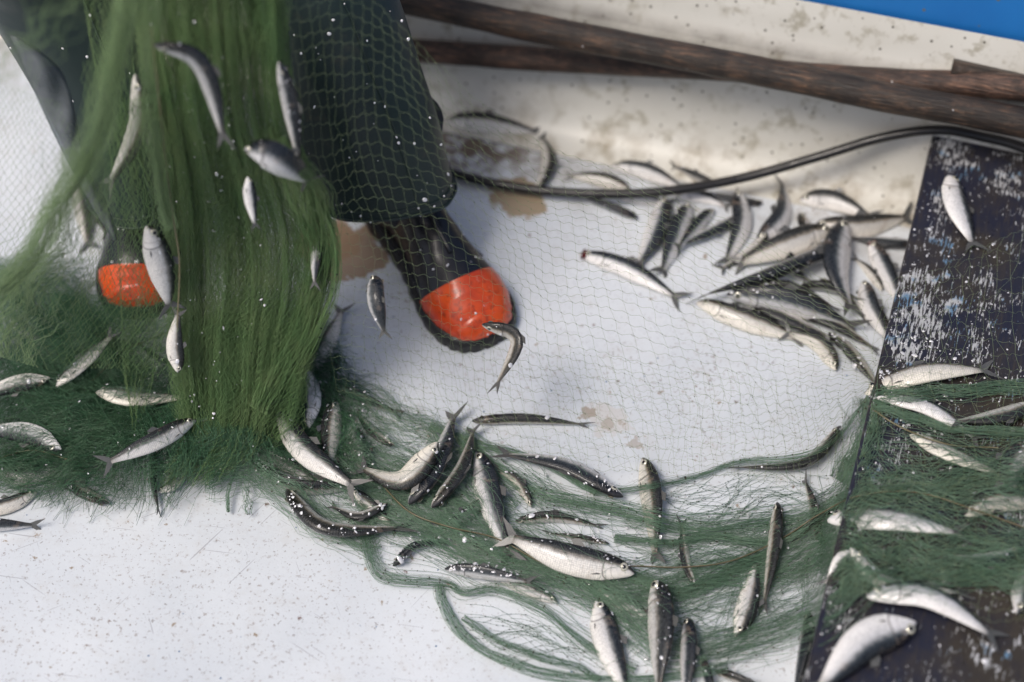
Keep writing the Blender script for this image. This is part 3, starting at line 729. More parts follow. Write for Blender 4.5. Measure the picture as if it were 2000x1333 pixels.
# ------------------------------------------------------------------ the fisherman's legs: boots and oilskin trousers
MBT = m_rubber('black_boot_rubber', (.008, .009, .015), .34, .12, .25); MOR = m_orange(); MSO = m_rubber('black_sole_rubber', (.010, .010, .011), .5)
MOI = m_oilskin(); MPL = m_plastic()
person = empty('person', at(560, 420, 0), 'fisherman seen from the knees down, dark green oilskin trousers, black rubber boots with orange toes', 'person')
PO = np.array(person.location)
SCALE_SURF = []   # points and normals for loose scales
def boot(toe, heel_dir, length, ws, label, band=None, cap0=.70):
    toe = np.asarray(toe); d = nrm(np.array(heel_dir, float)); s_ = np.array([-d[1], d[0], 0.])   # d points heel to toe
    heel = toe-d*length
    e = bpy.data.objects.new('boot', None); COL.objects.link(e); e.parent = person; e.location = tuple(heel-PO); e.empty_display_size = .03
    tag(e, label)
    n = 46; t = np.sin(np.linspace(0, 1, n)*np.pi/2*.999)**1.0; t = np.linspace(0, 1, n)**.8
    def outline(t):
        return ws*np.interp(t, [0, .03, .08, .2, .35, .5, .65, .76, .86, .93, .97, .99, 1.], [.22, .50, .66, .76, .70, .74, .90, 1., .96, .80, .60, .38, .03])
    def top(t):
        return np.interp(t, [0, .06, .15, .30, .42, .55, .7, .82, .9, .96, .99, 1.], [.10, .14, .15, .145, .118, .090, .072, .064, .054, .042, .030, .020])
    def body(t0, grow):
        V = []; m_ = 24; tl = np.linspace(t0, 1, n)
        tl = t0+(1-t0)*np.sin(np.linspace(0, 1, n)*np.pi/2)
        for tt_ in tl:
            c = heel+d*(tt_*length+grow*(tt_ > .95)); wv = outline(tt_)+grow; hv = top(tt_)+grow
            for k in range(m_):
                a = math.pi*k/(m_-1); x = math.cos(a); y = math.sin(a)
                x = math.copysign(abs(x)**.82, x); y = abs(y)**(.80 if tt_ > .5 else .9)
                wob = .0018*math.sin(tt_*34+x*3)*(1 if tt_ < .62 else 0)
                V.append(c+s_*(wv*x*(1-.16*y*y))+np.array([0, 0, .016+(hv-.016)*y+wob*y])-d*0)
        F = [(i*m_+k, i*m_+k+1, (i+1)*m_+k+1, (i+1)*m_+k) for i in range(n-1) for k in range(m_-1)]
        F += [tuple(range(m_))[::-1]] if grow == 0 else []
        return np.array(V), F
    V, F = body(0, 0); mesh_np('foot', V-heel, F, MBT, e)
    G = V.reshape(n, 24, 3); SCALE_SURF.append((G[18:, 5:19].reshape(-1, 3), np.array([0, -.2, 1.]), 46))
    # cap with a slanted straight edge
    V, F = body(cap0, .0016)
    sl = ((V-heel)@s_)*band if band else 0
    fr = (1-((V-heel)@d/length-cap0)/(1-cap0)).clip(0, 1)
    V = V+d*((sl+.55*(V[:, 2]-.02))*fr)[:, None]
    mesh_np('toe_cap', V-heel, F, MOR, e)
    V, F = body(.93, .0030); mesh_np('toe_bumper', V-heel, [f for f in F], MOR, e)
    # rubber sole with a tread lip
    tl = np.concatenate([np.linspace(0, .9, 30), .9+.1*np.sin(np.linspace(0, 1, 12)[1:]*np.pi/2)])
    out = [heel+d*(x*length+.006*(x-.5)*2)+s_*(outline(x)+.006) for x in tl]+[heel+d*(x*length+.006*(x-.5)*2)-s_*(outline(x)+.006) for x in tl[::-1]]
    out = np.array(out); m_ = len(out); tooth = np.where(np.arange(m_) % 3 == 0, -.0022, 0.)
    c = out.mean(0); dirs = nrm(out-c)
    L_ = [out+dirs*tooth[:, None]+[0, 0, .001], out+dirs*tooth[:, None]+[0, 0, .012], out+[0, 0, .014], out-dirs*.004+[0, 0, .021]]
    V = np.vstack(L_); F = [(r*m_+k, r*m_+(k+1) % m_, (r+1)*m_+(k+1) % m_, (r+1)*m_+k) for r in range(3) for k in range(m_)]+[tuple(range(m_))[::-1], tuple(3*m_+k for k in range(m_))]
    mesh_np('sole', V-heel, F, MSO, e)
    for hh in (.030, .036):
        ring = [heel+d*(x*length)+s_*(outline(x)*1.0+.0006)+np.array([0, 0, hh]) for x in np.linspace(.05, .66, 26)]
        loft('welt_line', np.array(ring)-heel, .0012, MBT, e, 6)
        ring = [heel+d*(x*length)-s_*(outline(x)*1.0+.0006)+np.array([0, 0, hh]) for x in np.linspace(.05, .66, 26)]
        loft('welt_line', np.array(ring)-heel, .0012, MBT, e, 6)
    # shaft
    an = heel+d*length*.27; C = np.array([an+[0, 0, z]-d*x for z, x in ((.05, -.005), (.08, 0), (.11, .004), (.14, .006), (.17, .008), (.19, .008))])
    C = catmull(C, 24)
    def fn(V, a):
        V = V.copy(); 
        for i in range(len(V)): V[i] += (V[i]-C[i])*(.04*np.sin(a*3+i*.9)[:, None])
        return V
    loft('shaft', C-heel, np.linspace(.047, .056, 24), MBT, e, 26, Ry=np.linspace(.052, .058, 24), up=d, fn=lambda V, a: V)
    # moulded rib along the instep
    C = [heel+d*length*t_+np.array([0, 0, float(top(t_))+.0005]) for t_ in (.36, .45, .55, .68)]
    loft('instep_rib', catmull(C, 14)-heel, .0035, MBT, e, 8)
    return heel, d
toeR = at(957, 672, 0); dR = (.50, -.866, 0)
hR, dR_ = boot(toeR, dR, .295, .051, 'right hand boot in the photo, wholly in view with bright orange toe', band=.02, cap0=.71)
toeL = at(272, 618, 0); dL = (.06, -1, 0)
hL, dL_ = boot(toeL, dL, .285, .050, 'left hand boot in the photo, half hidden behind the green net', band=.05, cap0=.81)
def trouser(rings, name):
    """rings: centre, rx, ry; one continuous leg with folds"""
    C = catmull(np.array([r[0] for r in rings]), 70); rx = np.interp(np.linspace(0, 1, 70), np.linspace(0, 1, len(rings)), [r[1] for r in rings]); ry = np.interp(np.linspace(0, 1, 70), np.linspace(0, 1, len(rings)), [r[2] for r in rings])
    ns = 56; a = np.linspace(0, 2*np.pi, ns, endpoint=False); V = []
    ph = rng.uniform(0, 6, 6)
    for i in range(70):
        t = i/69
        f = 1+.022*np.sin(a*3+ph[0]+t*3)+.014*np.sin(a*5+ph[1]-t*5)+.010*np.sin(a*9+ph[2]+t*8)*(1-t)+.008*np.sin(t*26+2*np.cos(a+ph[3])*1.5)
        V.append(C[i]+np.column_stack([np.cos(a)*rx[i]*f, np.sin(a)*ry[i]*f, .006*np.sin(a*2+ph[4])+0*a]))
    return np.array(V), ns
zc = lambda px, py, z: at(px, py, z)
legR = [(zc(745, 368, .125), .092, .060), (zc(733, 315, .16), .091, .066), (zc(700, 205, .235), .090, .072), (zc(655, 80, .31), .088, .078), (zc(612, -40, .38), .086, .082), (zc(560, -170, .45), .090, .088)]
legL = [(zc(262, 372, .125), .056, .060), (zc(252, 320, .16), .060, .062), (zc(205, 190, .24), .070, .068), (zc(155, 60, .31), .086, .076), (zc(100, -60, .38), .100, .084), (zc(60, -170, .45), .11, .09)]
hipC = (legR[-1][0]+legL[-1][0])/2+np.array([0, .10, .48])
def leg_to_hip(leg, sx):
    k = leg[-1][0]; hp_ = hipC+np.array([sx*.09, 0, -.06])
    return leg+[(k*.5+hp_*.5, .100, .10), (hp_, .115, .115)]
VR, ns = trouser(leg_to_hip(legR, 1), 'r'); VL, _ = trouser(leg_to_hip(legL, -1), 'l')
V = np.vstack([VR.reshape(-1, 3), VL.reshape(-1, 3)]); F = []
for o_ in (0, 70*ns):
    F += [(o_+i*ns+j, o_+i*ns+(j+1) % ns, o_+(i+1)*ns+(j+1) % ns, o_+(i+1)*ns+j) for i in range(69) for j in range(ns)]
a = np.linspace(0, 2*np.pi, ns, endpoint=False); b0 = len(V)
wr = [hipC+np.column_stack([np.cos(a)*.20, np.sin(a)*.135, 0*a+z]) for z in (-.02, .04, .10, .14)]
V = np.vstack([V]+wr); F += [(b0+i*ns+j, b0+i*ns+(j+1) % ns, b0+(i+1)*ns+(j+1) % ns, b0+(i+1)*ns+j) for i in range(3) for j in range(ns)]
# bridge legs and hip ring with one outer skin
m2 = ns//2
F += [tuple(b0+3*ns+j for j in range(ns))]
for j in range(ns):
    k = (j+1) % ns; src = 69*ns if math.cos(a[j]+.001) >= 0 else 70*ns+69*ns
    src2 = 69*ns if math.cos(a[k]+.001) >= 0 else 70*ns+69*ns
    F.append((src+j, src2+k, b0+k, b0+j))
tr = mesh_np('oilskin_trousers', V-PO, F, MOI, person)
sm = tr.modifiers.new('thick', 'SOLIDIFY'); sm.thickness = .002; sm.offset = -1
SCALE_SURF.append((VR[:50, 28:56].reshape(-1, 3), None, 90)); SCALE_SURF.append((VL[:50, 28:56].reshape(-1, 3), None, 30))
# turned-up hem and side seam of each trouser leg
for VV in (VR, VL):
    for k_ in (1, 5):
        c_ = VV[k_].mean(0); rg = np.vstack([VV[k_], VV[k_][:1]]); rg = c_+(rg-c_)*1.012
        loft('hem_stitching', rg-PO, .0009 if k_ > 1 else .0016, MOI, person, 6, caps=False)
    sm_ = VV[:62, 47]; c_ = VV[:62].mean(1); loft('leg_seam', c_+(sm_-c_)*1.01-PO, .0013, MOI, person, 6)
# clear plastic over-layer hanging off the outer side of the left leg and of the right leg
def ribbon_sheet(L, Rr, name, parent, mat, n=30, m_=8, bulge=.012):
    a_ = catmull(np.array([at(*p) for p in L]), n); b_ = catmull(np.array([at(*p) for p in Rr]), n); V = []
    for i in range(n):
        for j in range(m_):
            f = j/(m_-1); p = a_[i]*(1-f)+b_[i]*f; p = p+nrm(CAM-p)*bulge*math.sin(math.pi*f)+nrm(CAM-p)*.003*math.sin(i*.8+f*7); V.append(p)
    F = [(i*m_+j, i*m_+j+1, (i+1)*m_+j+1, (i+1)*m_+j) for i in range(n-1) for j in range(m_-1)]
    o = mesh_np(name, np.array(V)-PO, F, mat, parent); s = o.modifiers.new('t', 'SOLIDIFY'); s.thickness = .0008; return o
ribbon_sheet([(22, 70, .44), (62, 165, .40), (98, 245, .35), (140, 330, .30), (185, 410, .25), (222, 470, .21)], [(40, 75, .44), (120, 140, .40), (150, 240, .36), (165, 320, .32), (205, 390, .26), (232, 468, .21)], 'clear_plastic_flap', person, MPL)

# ------------------------------------------------------------------ the net
HX = np.maximum(HFN, HB)
def dome(px, py, r, h, sx=1.0):
    c = at(px, py, 0); return h*np.exp(-(((XX-c[0])*sx)**2+(YY-c[1])**2)/r**2)
DOM = dome(70, 600, .075, .035)+dome(110, 800, .09, .01)+dome(480, 720, .06, .03)+dome(420, 900, .06, .02)+dome(250, 900, .06, .02)
HNET = blur(np.maximum(HX, 0), 2, 2)
HNET = np.where(HX > HNET, HX*.6+HNET*.4, HNET)+DOM
def drape(P2, off):
    x = np.maximum(samp(HNET, P2[..., 0], P2[..., 1]), .0005); return np.concatenate([P2, (x+off)[..., None]], axis=-1)
def px_drape(px, py, off=.002):
    z = np.full(np.shape(px), .012)
    for _ in range(6):
        p = at(px, py, z); z = .5*z+.5*(np.maximum(samp(HNET, p[..., 0], p[..., 1]), .0005)+off)
    return at(px, py, z)
class Strands:
    def __init__(s): s.V = []; s.F = []; s.n = 0; s.kp = []
    def add(s, P, r):
        """P (n, M, 3) polylines as three sided tubes of radius r"""
        P = np.asarray(P, float); n, m_, _ = P.shape
        T = nrm(np.gradient(P, axis=1)); ref = np.array([.31, -.52, .79])
        A = nrm(np.cross(T, ref)); B = np.cross(A, T)
        r = np.broadcast_to(np.asarray(r, float), (n,))[:, None, None]
        ring = [P+(A*math.cos(q)+B*math.sin(q))*r for q in (0, 2.094, 4.189)]
        V = np.stack(ring, axis=2).reshape(-1, 3)
        i = (np.arange(n)[:, None]*m_+np.arange(m_-1)[None])[..., None]*3; k = np.arange(3); k2 = (k+1) % 3
        F = np.stack([i+k, i+k2, i+3+k2, i+3+k], axis=-1).reshape(-1, 4)+s.n
        s.V.append(V); s.F.append(F); s.n += len(V)
    def knots(s, P, r):
        P = np.asarray(P).reshape(-1, 3); o = np.array([[1, 0, 0], [0, 1, 0], [-1, 0, 0], [0, -1, 0], [0, 0, 1], [0, 0, -1]], float)
        rr = r*rng.uniform(.7, 1.4, (len(P), 1, 1)); V = (P[:, None]+o[None]*rr*rng.uniform(.7, 1.3, (len(P), 6, 1))).reshape(-1, 3)
        f = np.array([[0, 1, 4, 4], [1, 2, 4, 4], [2, 3, 4, 4], [3, 0, 4, 4], [1, 0, 5, 5], [2, 1, 5, 5], [3, 2, 5, 5], [0, 3, 5, 5]])
        s.kp.append((V, f[:, :3]))
    def build(s, name, mat, parent, kmat=None):
        o = mesh_np(name, np.vstack(s.V)-np.array(parent.location), np.vstack(s.F), mat, parent); o['kind'] = 'stuff'
        if s.kp:
            V = np.vstack([v for v, f in s.kp]); n = len(V)//6
            F = (np.arange(n)[:, None, None]*6+s.kp[0][1][None]).reshape(-1, 3)
            k = mesh_np('knots', V-np.array(parent.location), F, kmat or mat, o, smooth=False); k['kind'] = 'stuff'; 
            k.location = (0, 0, 0)
        return o
def inside(x, y, poly):
    r = np.zeros(np.shape(x), bool); j = len(poly)-1
    for i in range(len(poly)):
        xi, yi = poly[i][:2]; xj, yj = poly[j][:2]
        r ^= ((yi > y) != (yj > y)) & (x < (xj-xi)*(y-yi)/(yj-yi+1e-12)+xi); j = i
    return r
PHI = rng.uniform(0, 6.28, 12)
def flow(x, y):
    return .55*np.sin(x*17+PHI[0]+1.3*np.sin(y*13+PHI[1]))+.45*np.sin(y*23+PHI[2]+1.1*np.sin(x*19+PHI[3]))+.25*np.sin(x*47+y*31+PHI[4])
def tangle(st, poly, n, deg, L=.15, m_=16, spread=.25, fan=.45, thick=.012, r=.00026, wig=1.0, knot=0, keep=.82):
    W = np.array([at(p[0], p[1], .015) for p in poly]); lo = W.min(0); hi = W.max(0)
    k = int(n*2.6); x = rng.uniform(lo[0], hi[0], k); y = rng.uniform(lo[1], hi[1], k); ok = inside(x, y, W); x, y = x[ok][:n], y[ok][:n]; n = len(x)
    fam = rng.choice([-1, 1], n)*fan*rng.uniform(.3, 1, n); ds = L*rng.uniform(.6, 1.3, n)/(m_-1)
    ph = rng.uniform(0, 6.28, n); fr = rng.uniform(.25, .6, n); base = rng.normal(0, spread, n)+fam
    # walk both ways from the seed
    h = m_//2; P = np.zeros((n, m_, 2)); P[:, h] = np.column_stack([x, y])
    for sg in (1, -1):
        cx, cy = x.copy(), y.copy()
        for i in range(1, (m_-h) if sg > 0 else h+1):
            a = R(deg)+base+wig*.8*flow(cx, cy)+.22*np.sin(ph+fr*i*sg)+.25*np.sin(ph*2+i*sg*1.9)*.5
            cx = cx+sg*ds*np.cos(a); cy = cy+sg*ds*np.sin(a); P[:, h+sg*i] = np.column_stack([cx, cy])
    fr_in = inside(P[..., 0], P[..., 1], W).mean(1); P = P[fr_in > keep]; n = len(P)
    off = .0008+thick*rng.uniform(0, 1, (n, 1))**1.6+.0025*np.sin(np.linspace(0, 9, m_)[None]*rng.uniform(.4, 1.2, (n, 1))+rng.uniform(0, 6, (n, 1)))*min(1, thick/.006)
    Q = drape(P, np.maximum(off, .0004)); st.add(Q, r)
    if knot:
        q = Q.reshape(-1, 3); st.knots(q[rng.choice(len(q), min(knot, len(q)), replace=False)], .00062)
    return Q
def bundle(st, guide, width, n, r=.00025, thick=.006, knot=0, zs=None, wander=1.0, off0=.002, kr=.0010, taper=None, rag=.0):
    g = np.array(guide, float); m_ = max(16, int(np.sum(np.linalg.norm(np.diff(g[:, :2], axis=0), axis=1))/14))
    c = catmull(np.column_stack([g[:, :2], np.zeros(len(g))]), m_)[:, :2]; t = np.linspace(0, 1, m_)
    d = nrm(np.gradient(c, axis=0)); nv = np.column_stack([-d[:, 1], d[:, 0]])
    wt = width*(np.ones(m_) if taper is None else np.interp(t, np.linspace(0, 1, len(taper)), taper))
    o = rng.normal(0, .36, (n, 1)); o = o+.25*wander*np.sin(t[None]*rng.uniform(3, 16, (n, 1))+rng.uniform(0, 6.3, (n, 1)))+.10*wander*np.sin(t[None]*rng.uniform(20, 50, (n, 1))+rng.uniform(0, 6.3, (n, 1)))
    o = o+.10*np.sin(t[None]*22+1.0)
    pp = c[None]+nv[None]*(o*wt[None])[..., None]
    if rag:
        ee_ = t[None]*(1-rag*rng.uniform(0, 1, (n, 1)))*(m_-1); i0 = np.minimum(ee_.astype(int), m_-2); fr = (ee_-i0)[..., None]; ar = np.arange(n)[:, None]
        pp = pp[ar, i0]*(1-fr)+pp[ar, i0+1]*fr
    if zs is None:
        P = px_drape(pp[..., 0], pp[..., 1], off0+thick*rng.uniform(0, 1, (n, 1)))
    else:
        z = np.interp(t, np.linspace(0, 1, len(zs)), zs)[None]+thick*rng.normal(0, .5, (n, 1))+.35*thick*np.sin(o*5)
        P = at(pp[..., 0], pp[..., 1], z)
    st.add(P, r*rng.uniform(.75, 1.25, n))
    if knot:
        q = P.reshape(-1, 3); st.knots(q[rng.choice(len(q), knot)], kr)
    return P

NG = m_net('green_net_twine', (.13, .235, .095), (.25, .33, .15), .4)
NH = m_net('deep_green_net_twine', (.045, .125, .066), (.12, .23, .13), .3)
ND = m_net('green_net_twine_wet', (.15, .26, .175), (.24, .35, .26), .35)
NL = m_net('pale_green_net_twine', (.17, .26, .12), (.24, .33, .17), .3)
NO = m_net('olive_net_twine', (.21, .28, .15), (.29, .34, .20), .25)
NK = m_plain('dark_twine_knots', (.03, .05, .03), .5, var=.6)
NB = m_plain('brown_knots', (.055, .050, .022), .5, var=.6)
net = empty('fishing_net', at(450, 880, 0), 'green monofilament gill net hanging from the top and heaped over fish on the floor', 'fishing net')

# hanging curtain: many near-parallel collapsed meshes
def curtain(st, Lg, Rg, n, m_, r, fold, dep, wig=.0007, s_lo=0., s_hi=1., seed=0, tmax=1.0, cl=.0, drift=.0):
    a_ = catmull(np.array([at(*p) for p in Lg]), m_); b_ = catmull(np.array([at(*p) for p in Rg]), m_); t = np.linspace(0, 1, m_)[None]
    s0 = rng.uniform(s_lo, s_hi, (n, 1))
    if cl: 
        cen = rng.uniform(s_lo, s_hi, 14); pick = rng.choice(cen, (n, 1)); s0 = np.where(rng.uniform(0, 1, (n, 1)) < cl, pick+rng.normal(0, .018, (n, 1)), s0)
    s = s0+.022*np.sin(t*rng.uniform(3, 9, (n, 1))+rng.uniform(0, 6.3, (n, 1)))+.02*np.sin(t*7+s0*21+seed)
    if drift: s = (s+drift*np.sin(t*rng.uniform(6, 20, (n, 1))+rng.uniform(0, 6.3, (n, 1)))).clip(s_lo-.03, s_hi+.03)
    vw = nrm(CAM-(a_+b_)/2)
    ee_ = t*(1-.34*rng.uniform(0, 1, (n, 1))**1.6-.10*np.clip((s0-.5)*2.2, 0, 1))*(m_-1)
    def ip(Q): return np.stack([np.interp(ee_, np.arange(m_), Q[:, k_]) for k_ in range(3)], -1)
    P = ip(a_)*(1-s[..., None])+ip(b_)*s[..., None]
    dd = dep*np.sin(s*fold*6.283+seed+1.2*np.sin(t*3))+dep*.5*rng.normal(0, 1, (n, 1))
    P = P+vw[None]*dd[..., None]
    lat = nrm(b_-a_)[None]; k = np.arange(m_)[None]
    P = P+lat*(wig*np.where((k+rng.integers(0, 2, (n, 1))) % 2 == 0, 1, -1)*rng.uniform(.2, 1.5, (n, 1)))[..., None]
    P[..., 2] = np.maximum(P[..., 2], samp(HNET, P[..., 0], P[..., 1])*.8+.002)
    st.add(P, r*rng.uniform(.7, 1.3, n)); return P
def diamond_net(st, Lg, Rg, nu, nv, r, warp=.002, jit=.0006):
    """collapsed diamonds: two crossing families of zigzags"""
    n = nv+1; a_ = catmull(np.array([at(*p) for p in Lg]), n); b_ = catmull(np.array([at(*p) for p in Rg]), n)
    i = np.arange(n)[None]; lat = nrm(b_-a_)[None]
    P = []
    for k in range(nu):
        s = (k+.5*np.where(np.arange(n) % 2 == 0, 0, 1))/nu; s2 = (k+1-.5*np.where(np.arange(n) % 2 == 0, 0, 1))/nu
        for q in (s, s2): P.append(a_*(1-q)[:, None]+b_*q[:, None])
    P = np.array(P); P = P+lat*(warp*(np.sin(i*.31+P[..., 0]*60)+np.sin(i*.13+P[..., 1]*50+P[..., 0]*35)))[..., None]+rng.normal(0, jit, P.shape)
    st.add(P, r); return P
CL = [(262, -120, .58), (268, 0, .505), (292, 150, .43), (318, 300, .345), (332, 450, .25), (340, 600, .17), (344, 720, .10), (358, 850, .030), (310, 955, .014)]
CR = [(545, -120, .58), (548, 0, .505), (558, 120, .45), (570, 250, .385), (604, 350, .32), (640, 450, .255), (640, 560, .19), (612, 670, .13), (590, 770, .07), (560, 860, .028), (515, 945, .014)]
cs = Strands()
curtain(cs, CL, CR, 560, 110, .00019, 3.2, .018, seed=1., wig=.0013)
curtain(cs, CL, CR, 420, 110, .00019, 5.1, .020, seed=3., cl=.5, wig=.0011)
curtain(cs, CL, CR, 420, 110, .00018, 2.1, .018, seed=8., wig=.0028, drift=.11)
curtain(cs, [(p[0]-100, p[1], p[2]-.02) for p in CL], [(p[0]-300, p[1], p[2]-.02) for p in CR], 46, 110, .00018, 2.1, .014, seed=8., wig=.002, drift=.3)
CQ = curtain(cs, [(p[0]-10, p[1], p[2]) for p in CL], [(p[0]-120, p[1], p[2]) for p in CR], 300, 110, .0002, 2.3, .012, seed=5., cl=.25, wig=.0014)
diamond_net(cs, [(p[0]-10, p[1], p[2]+.012) for p in CL[:-1]], [(p[0]+6, p[1], p[2]+.012) for p in CR[:-1]], 30, 96, .0002, warp=.006, jit=.0012)
diamond_net(cs, [(p[0]+25, p[1], p[2]+.016) for p in CL[:-2]], [(p[0]-60, p[1], p[2]+.018) for p in CR[:-2]], 26, 84, .0002, warp=.008, jit=.0012)
# loose wisps at the right hem
for k in range(5):
    x = 560+k*16
    bundle(cs, [(x-30, 250+k*20), (x+10, 380), (x+45-k*6, 470), (x+40-k*10, 580), (x-10-k*14, 700), (x-60-k*16, 800)], 26, 34, zs=[.40, .34, .27, .19, .12, .07], thick=.01)
bundle(cs, [(600, 350), (655, 470), (650, 580), (600, 690), (560, 760)], 10, 26, zs=[.35, .28, .21, .13, .08], thick=.004, knot=30)
cs.knots(CQ.reshape(-1, 3)[rng.choice(CQ.shape[0]*CQ.shape[1], 900)], .0006)
cs.build('hanging_curtain', NG, net, NK)
diamond_net(cs, [(p[0]-70, p[1], p[2]+.045) for p in CL[:-2]], [(p[0]+8, p[1], p[2]+.045) for p in CR[:-2]], 20, 50, .00016, warp=.008, jit=.0015)
diamond_net(cs, [(p[0]-110, p[1], p[2]+.035) for p in CL[:-2]], [(p[0]-200, p[1], p[2]+.045) for p in CR[:-2]], 16, 56, .00015, warp=.01, jit=.0015)
for (Vb, Bk, Sd, N, k, hang, L) in ALLF:
    if not hang: continue
    for q in range(7):
        i0 = int(rng.integers(6, 14)); c = Vb[i0].mean(0); tl = int(rng.integers(-2, 3))
        ring = np.array([c+(Vb[min(max(i0+int(round(tl*math.cos(2*math.pi*k_/16))), 3), 17)][k_ % 16]-c)*1.05 for k_ in range(17)])
        cs.add(catmull(ring, 33)[None], .00024)
        for e_ in range(2):
            a_ = ring[int(rng.integers(0, 16))]; b_ = a_+np.array([rng.normal(0, .03), rng.normal(.01, .012), rng.uniform(.03, .08)])-nrm(CAM-a_)*.03
            cs.add(catmull(np.array([a_, (a_+b_)/2+rng.normal(0, .004, 3), b_]), 14)[None], .00022)
# the dark fold and its brown selvedge rope
sv = Strands()
sv.add(catmull(np.array([at(*p) for p in [(300, 60, .52), (318, 220, .44), (330, 330, .375), (345, 440, .31), (355, 520, .26), (350, 640, .20)]]), 60)[None]+nrm(CAM)[None, None]*.012, .0009)
for g in ([(180, 745), (235, 690), (280, 668), (340, 640), (352, 600)], [(735, 935), (800, 1000), (880, 1030), (970, 1052), (1060, 1100), (1120, 1118), (1230, 1106), (1330, 1108), (1430, 1095), (1530, 1050), (1600, 1005), (1680, 968), (1790, 962), (1900, 995), (2040, 1045)],
          [(1690, 790), (1760, 835), (1850, 868), (1950, 875)], [(-30, 905), (60, 880), (140, 900)]):
    g = np.array(g, float); c = catmull(np.column_stack([g, np.zeros(len(g))]), 110)[:, :2]
    sv.add(px_drape(c[:, 0], c[:, 1], .011)[None], .0011)
sv.build('edge_cord', m_net('brown_edge_cord', (.12, .11, .06), (.16, .13, .08), .0), net)

# pale out-of-focus strand bundles, closest to us
nb = Strands()
bundle(nb, [(262, -90), (240, 20), (212, 180), (165, 310), (100, 430), (30, 540), (-40, 600)], 44, 120, zs=[.66, .62, .54, .46, .38, .30, .24], thick=.02, taper=[.9, .9, 1., .9, .8, .9, 1.])
bundle(nb, [(300, -90), (290, 50), (285, 200), (300, 330), (330, 450)], 22, 26, zs=[.62, .56, .47, .40, .32], thick=.015)
bundle(nb, [(150, -60), (80, 40), (20, 110), (-60, 160)], 90, 16, zs=[.66, .62, .58, .56], thick=.02)
bundle(nb, [(170, 300), (140, 400), (90, 500), (40, 600), (10, 700)], 80, 80, zs=[.46, .38, .29, .20, .12], thick=.02)
bundle(nb, [(300, 230), (310, 330), (325, 440)], 16, 50, zs=[.45, .39, .31], thick=.01)
nb.build('loose_strands', NL, net)
# dark, half-open netting over the left leg
def gridnet(st, Lg, Rg, nu, nv, r, sub=3, sag=.0016, jit=.0008, diamond=0., knot=.0, rv=None, warp=0., drapeit=False):
    n = nv+1; a_ = catmull(np.array([at(*p) for p in Lg]), n); b_ = catmull(np.array([at(*p) for p in Rg]), n)
    s = np.linspace(0, 1, nu+1); 
    N_ = a_[:, None]*(1-s)[None, :, None]+b_[:, None]*s[None, :, None]
    ch = np.linalg.norm(b_-a_, axis=1).mean()
    i, j = np.meshgrid(np.arange(n), np.arange(nu+1), indexing='ij')
    wv = (np.sin(i*.35+j*.21)+np.sin(i*.17-j*.33+2)+.6*np.sin(i*.6+j*.5+1))*warp
    lat = nrm(b_-a_)[:, None]; dn = nrm(np.gradient(a_, axis=0))[:, None]
    if diamond: N_ = N_+lat*(diamond*ch/nu*.5*np.where((i) % 2 == 0, 1, -1))[..., None]
    N_ = N_+lat*wv[..., None]+dn*(np.sin(i*.27+j*.4)*warp)[..., None]+rng.normal(0, jit, N_.shape)
    if drapeit: N_[..., 2] = np.maximum(N_[..., 2], samp(HNET, N_[..., 0], N_[..., 1])+.002)
    def fine(Q, sg, axisdir):
        k, m_, _ = Q.shape; out = []
        for q in range(m_-1):
            for f in np.arange(sub)/sub:
                p = Q[:, q]*(1-f)+Q[:, q+1]*f; p = p+axisdir[:k]*(sg*math.sin(2*math.pi*f))
                out.append(p)
        out.append(Q[:, -1]); return np.stack(out, 1)
    dnn = dn[:, 0]
    st.add(fine(N_, sag, dnn), r)
    if diamond: 
        st.add(fine(N_.transpose(1, 0, 2), sag*.3, np.repeat(lat[:1, 0], nu+1, 0)), rv or r)
    else: st.add(fine(N_.transpose(1, 0, 2), 0, np.repeat(lat[:1, 0], nu+1, 0)), rv or r)
    if knot: st.knots(N_.reshape(-1, 3), knot)
    return N_
dk = Strands()
diamond_net(dk, [(165, 120, .46), (150, 300, .38), (120, 420, .31), (100, 560, .22), (60, 700, .12)], [(330, 100, .47), (335, 300, .38), (345, 450, .30), (350, 600, .21), (350, 740, .13)], 15, 46, .00024)
diamond_net(dk, [(230, 200, .43), (190, 400, .31), (150, 560, .20), (120, 720, .10)], [(325, 180, .44), (345, 400, .33), (350, 560, .22), (345, 720, .13)], 22, 60, .00022, warp=.004)
diamond_net(dk, [(-20, 160, .44), (-40, 300, .36), (-60, 440, .28), (-70, 560, .2)], [(120, 200, .44), (140, 300, .38), (130, 430, .30), (110, 560, .21)], 14, 40, .00018, warp=.003)
dk.build('half_open_mesh', NG, net)

# stretched open mesh from the curtain to the box
op = Strands()
Ltop = [(556, -20, .52), (566, 130, .45), (590, 290, .37), (636, 420, .295), (652, 520, .24), (640, 640, .15), (655, 770, .055)]
cols = [Ltop,
        [(700, -25, .50), (715, 120, .44), (735, 280, .37), (765, 420, .29), (790, 550, .21), (800, 680, .13), (815, 800, .03)],
        [(842, 120, .42), (865, 230, .37), (890, 340, .31), (920, 450, .25), (950, 570, .18), (965, 720, .10), (985, 865, .02)],
        [(1010, 250, .33), (1030, 340, .28), (1050, 430, .23), (1075, 530, .18), (1100, 640, .13), (1120, 780, .06), (1150, 920, .008)],
        [(1210, 330, .24), (1225, 400, .21), (1240, 480, .17), (1260, 570, .13), (1290, 680, .09), (1320, 800, .04), (1340, 925, .006)],
        [(1440, 450, .18), (1450, 510, .15), (1460, 570, .13), (1480, 640, .10), (1500, 720, .07), (1520, 810, .04), (1540, 895, .01)],
        [(1690, 590, .14), (1695, 630, .13), (1700, 670, .125), (1702, 700, .12), (1702, 730, .118), (1700, 760, .115), (1690, 790, .112)]]
NR_, NC_ = 33, 44
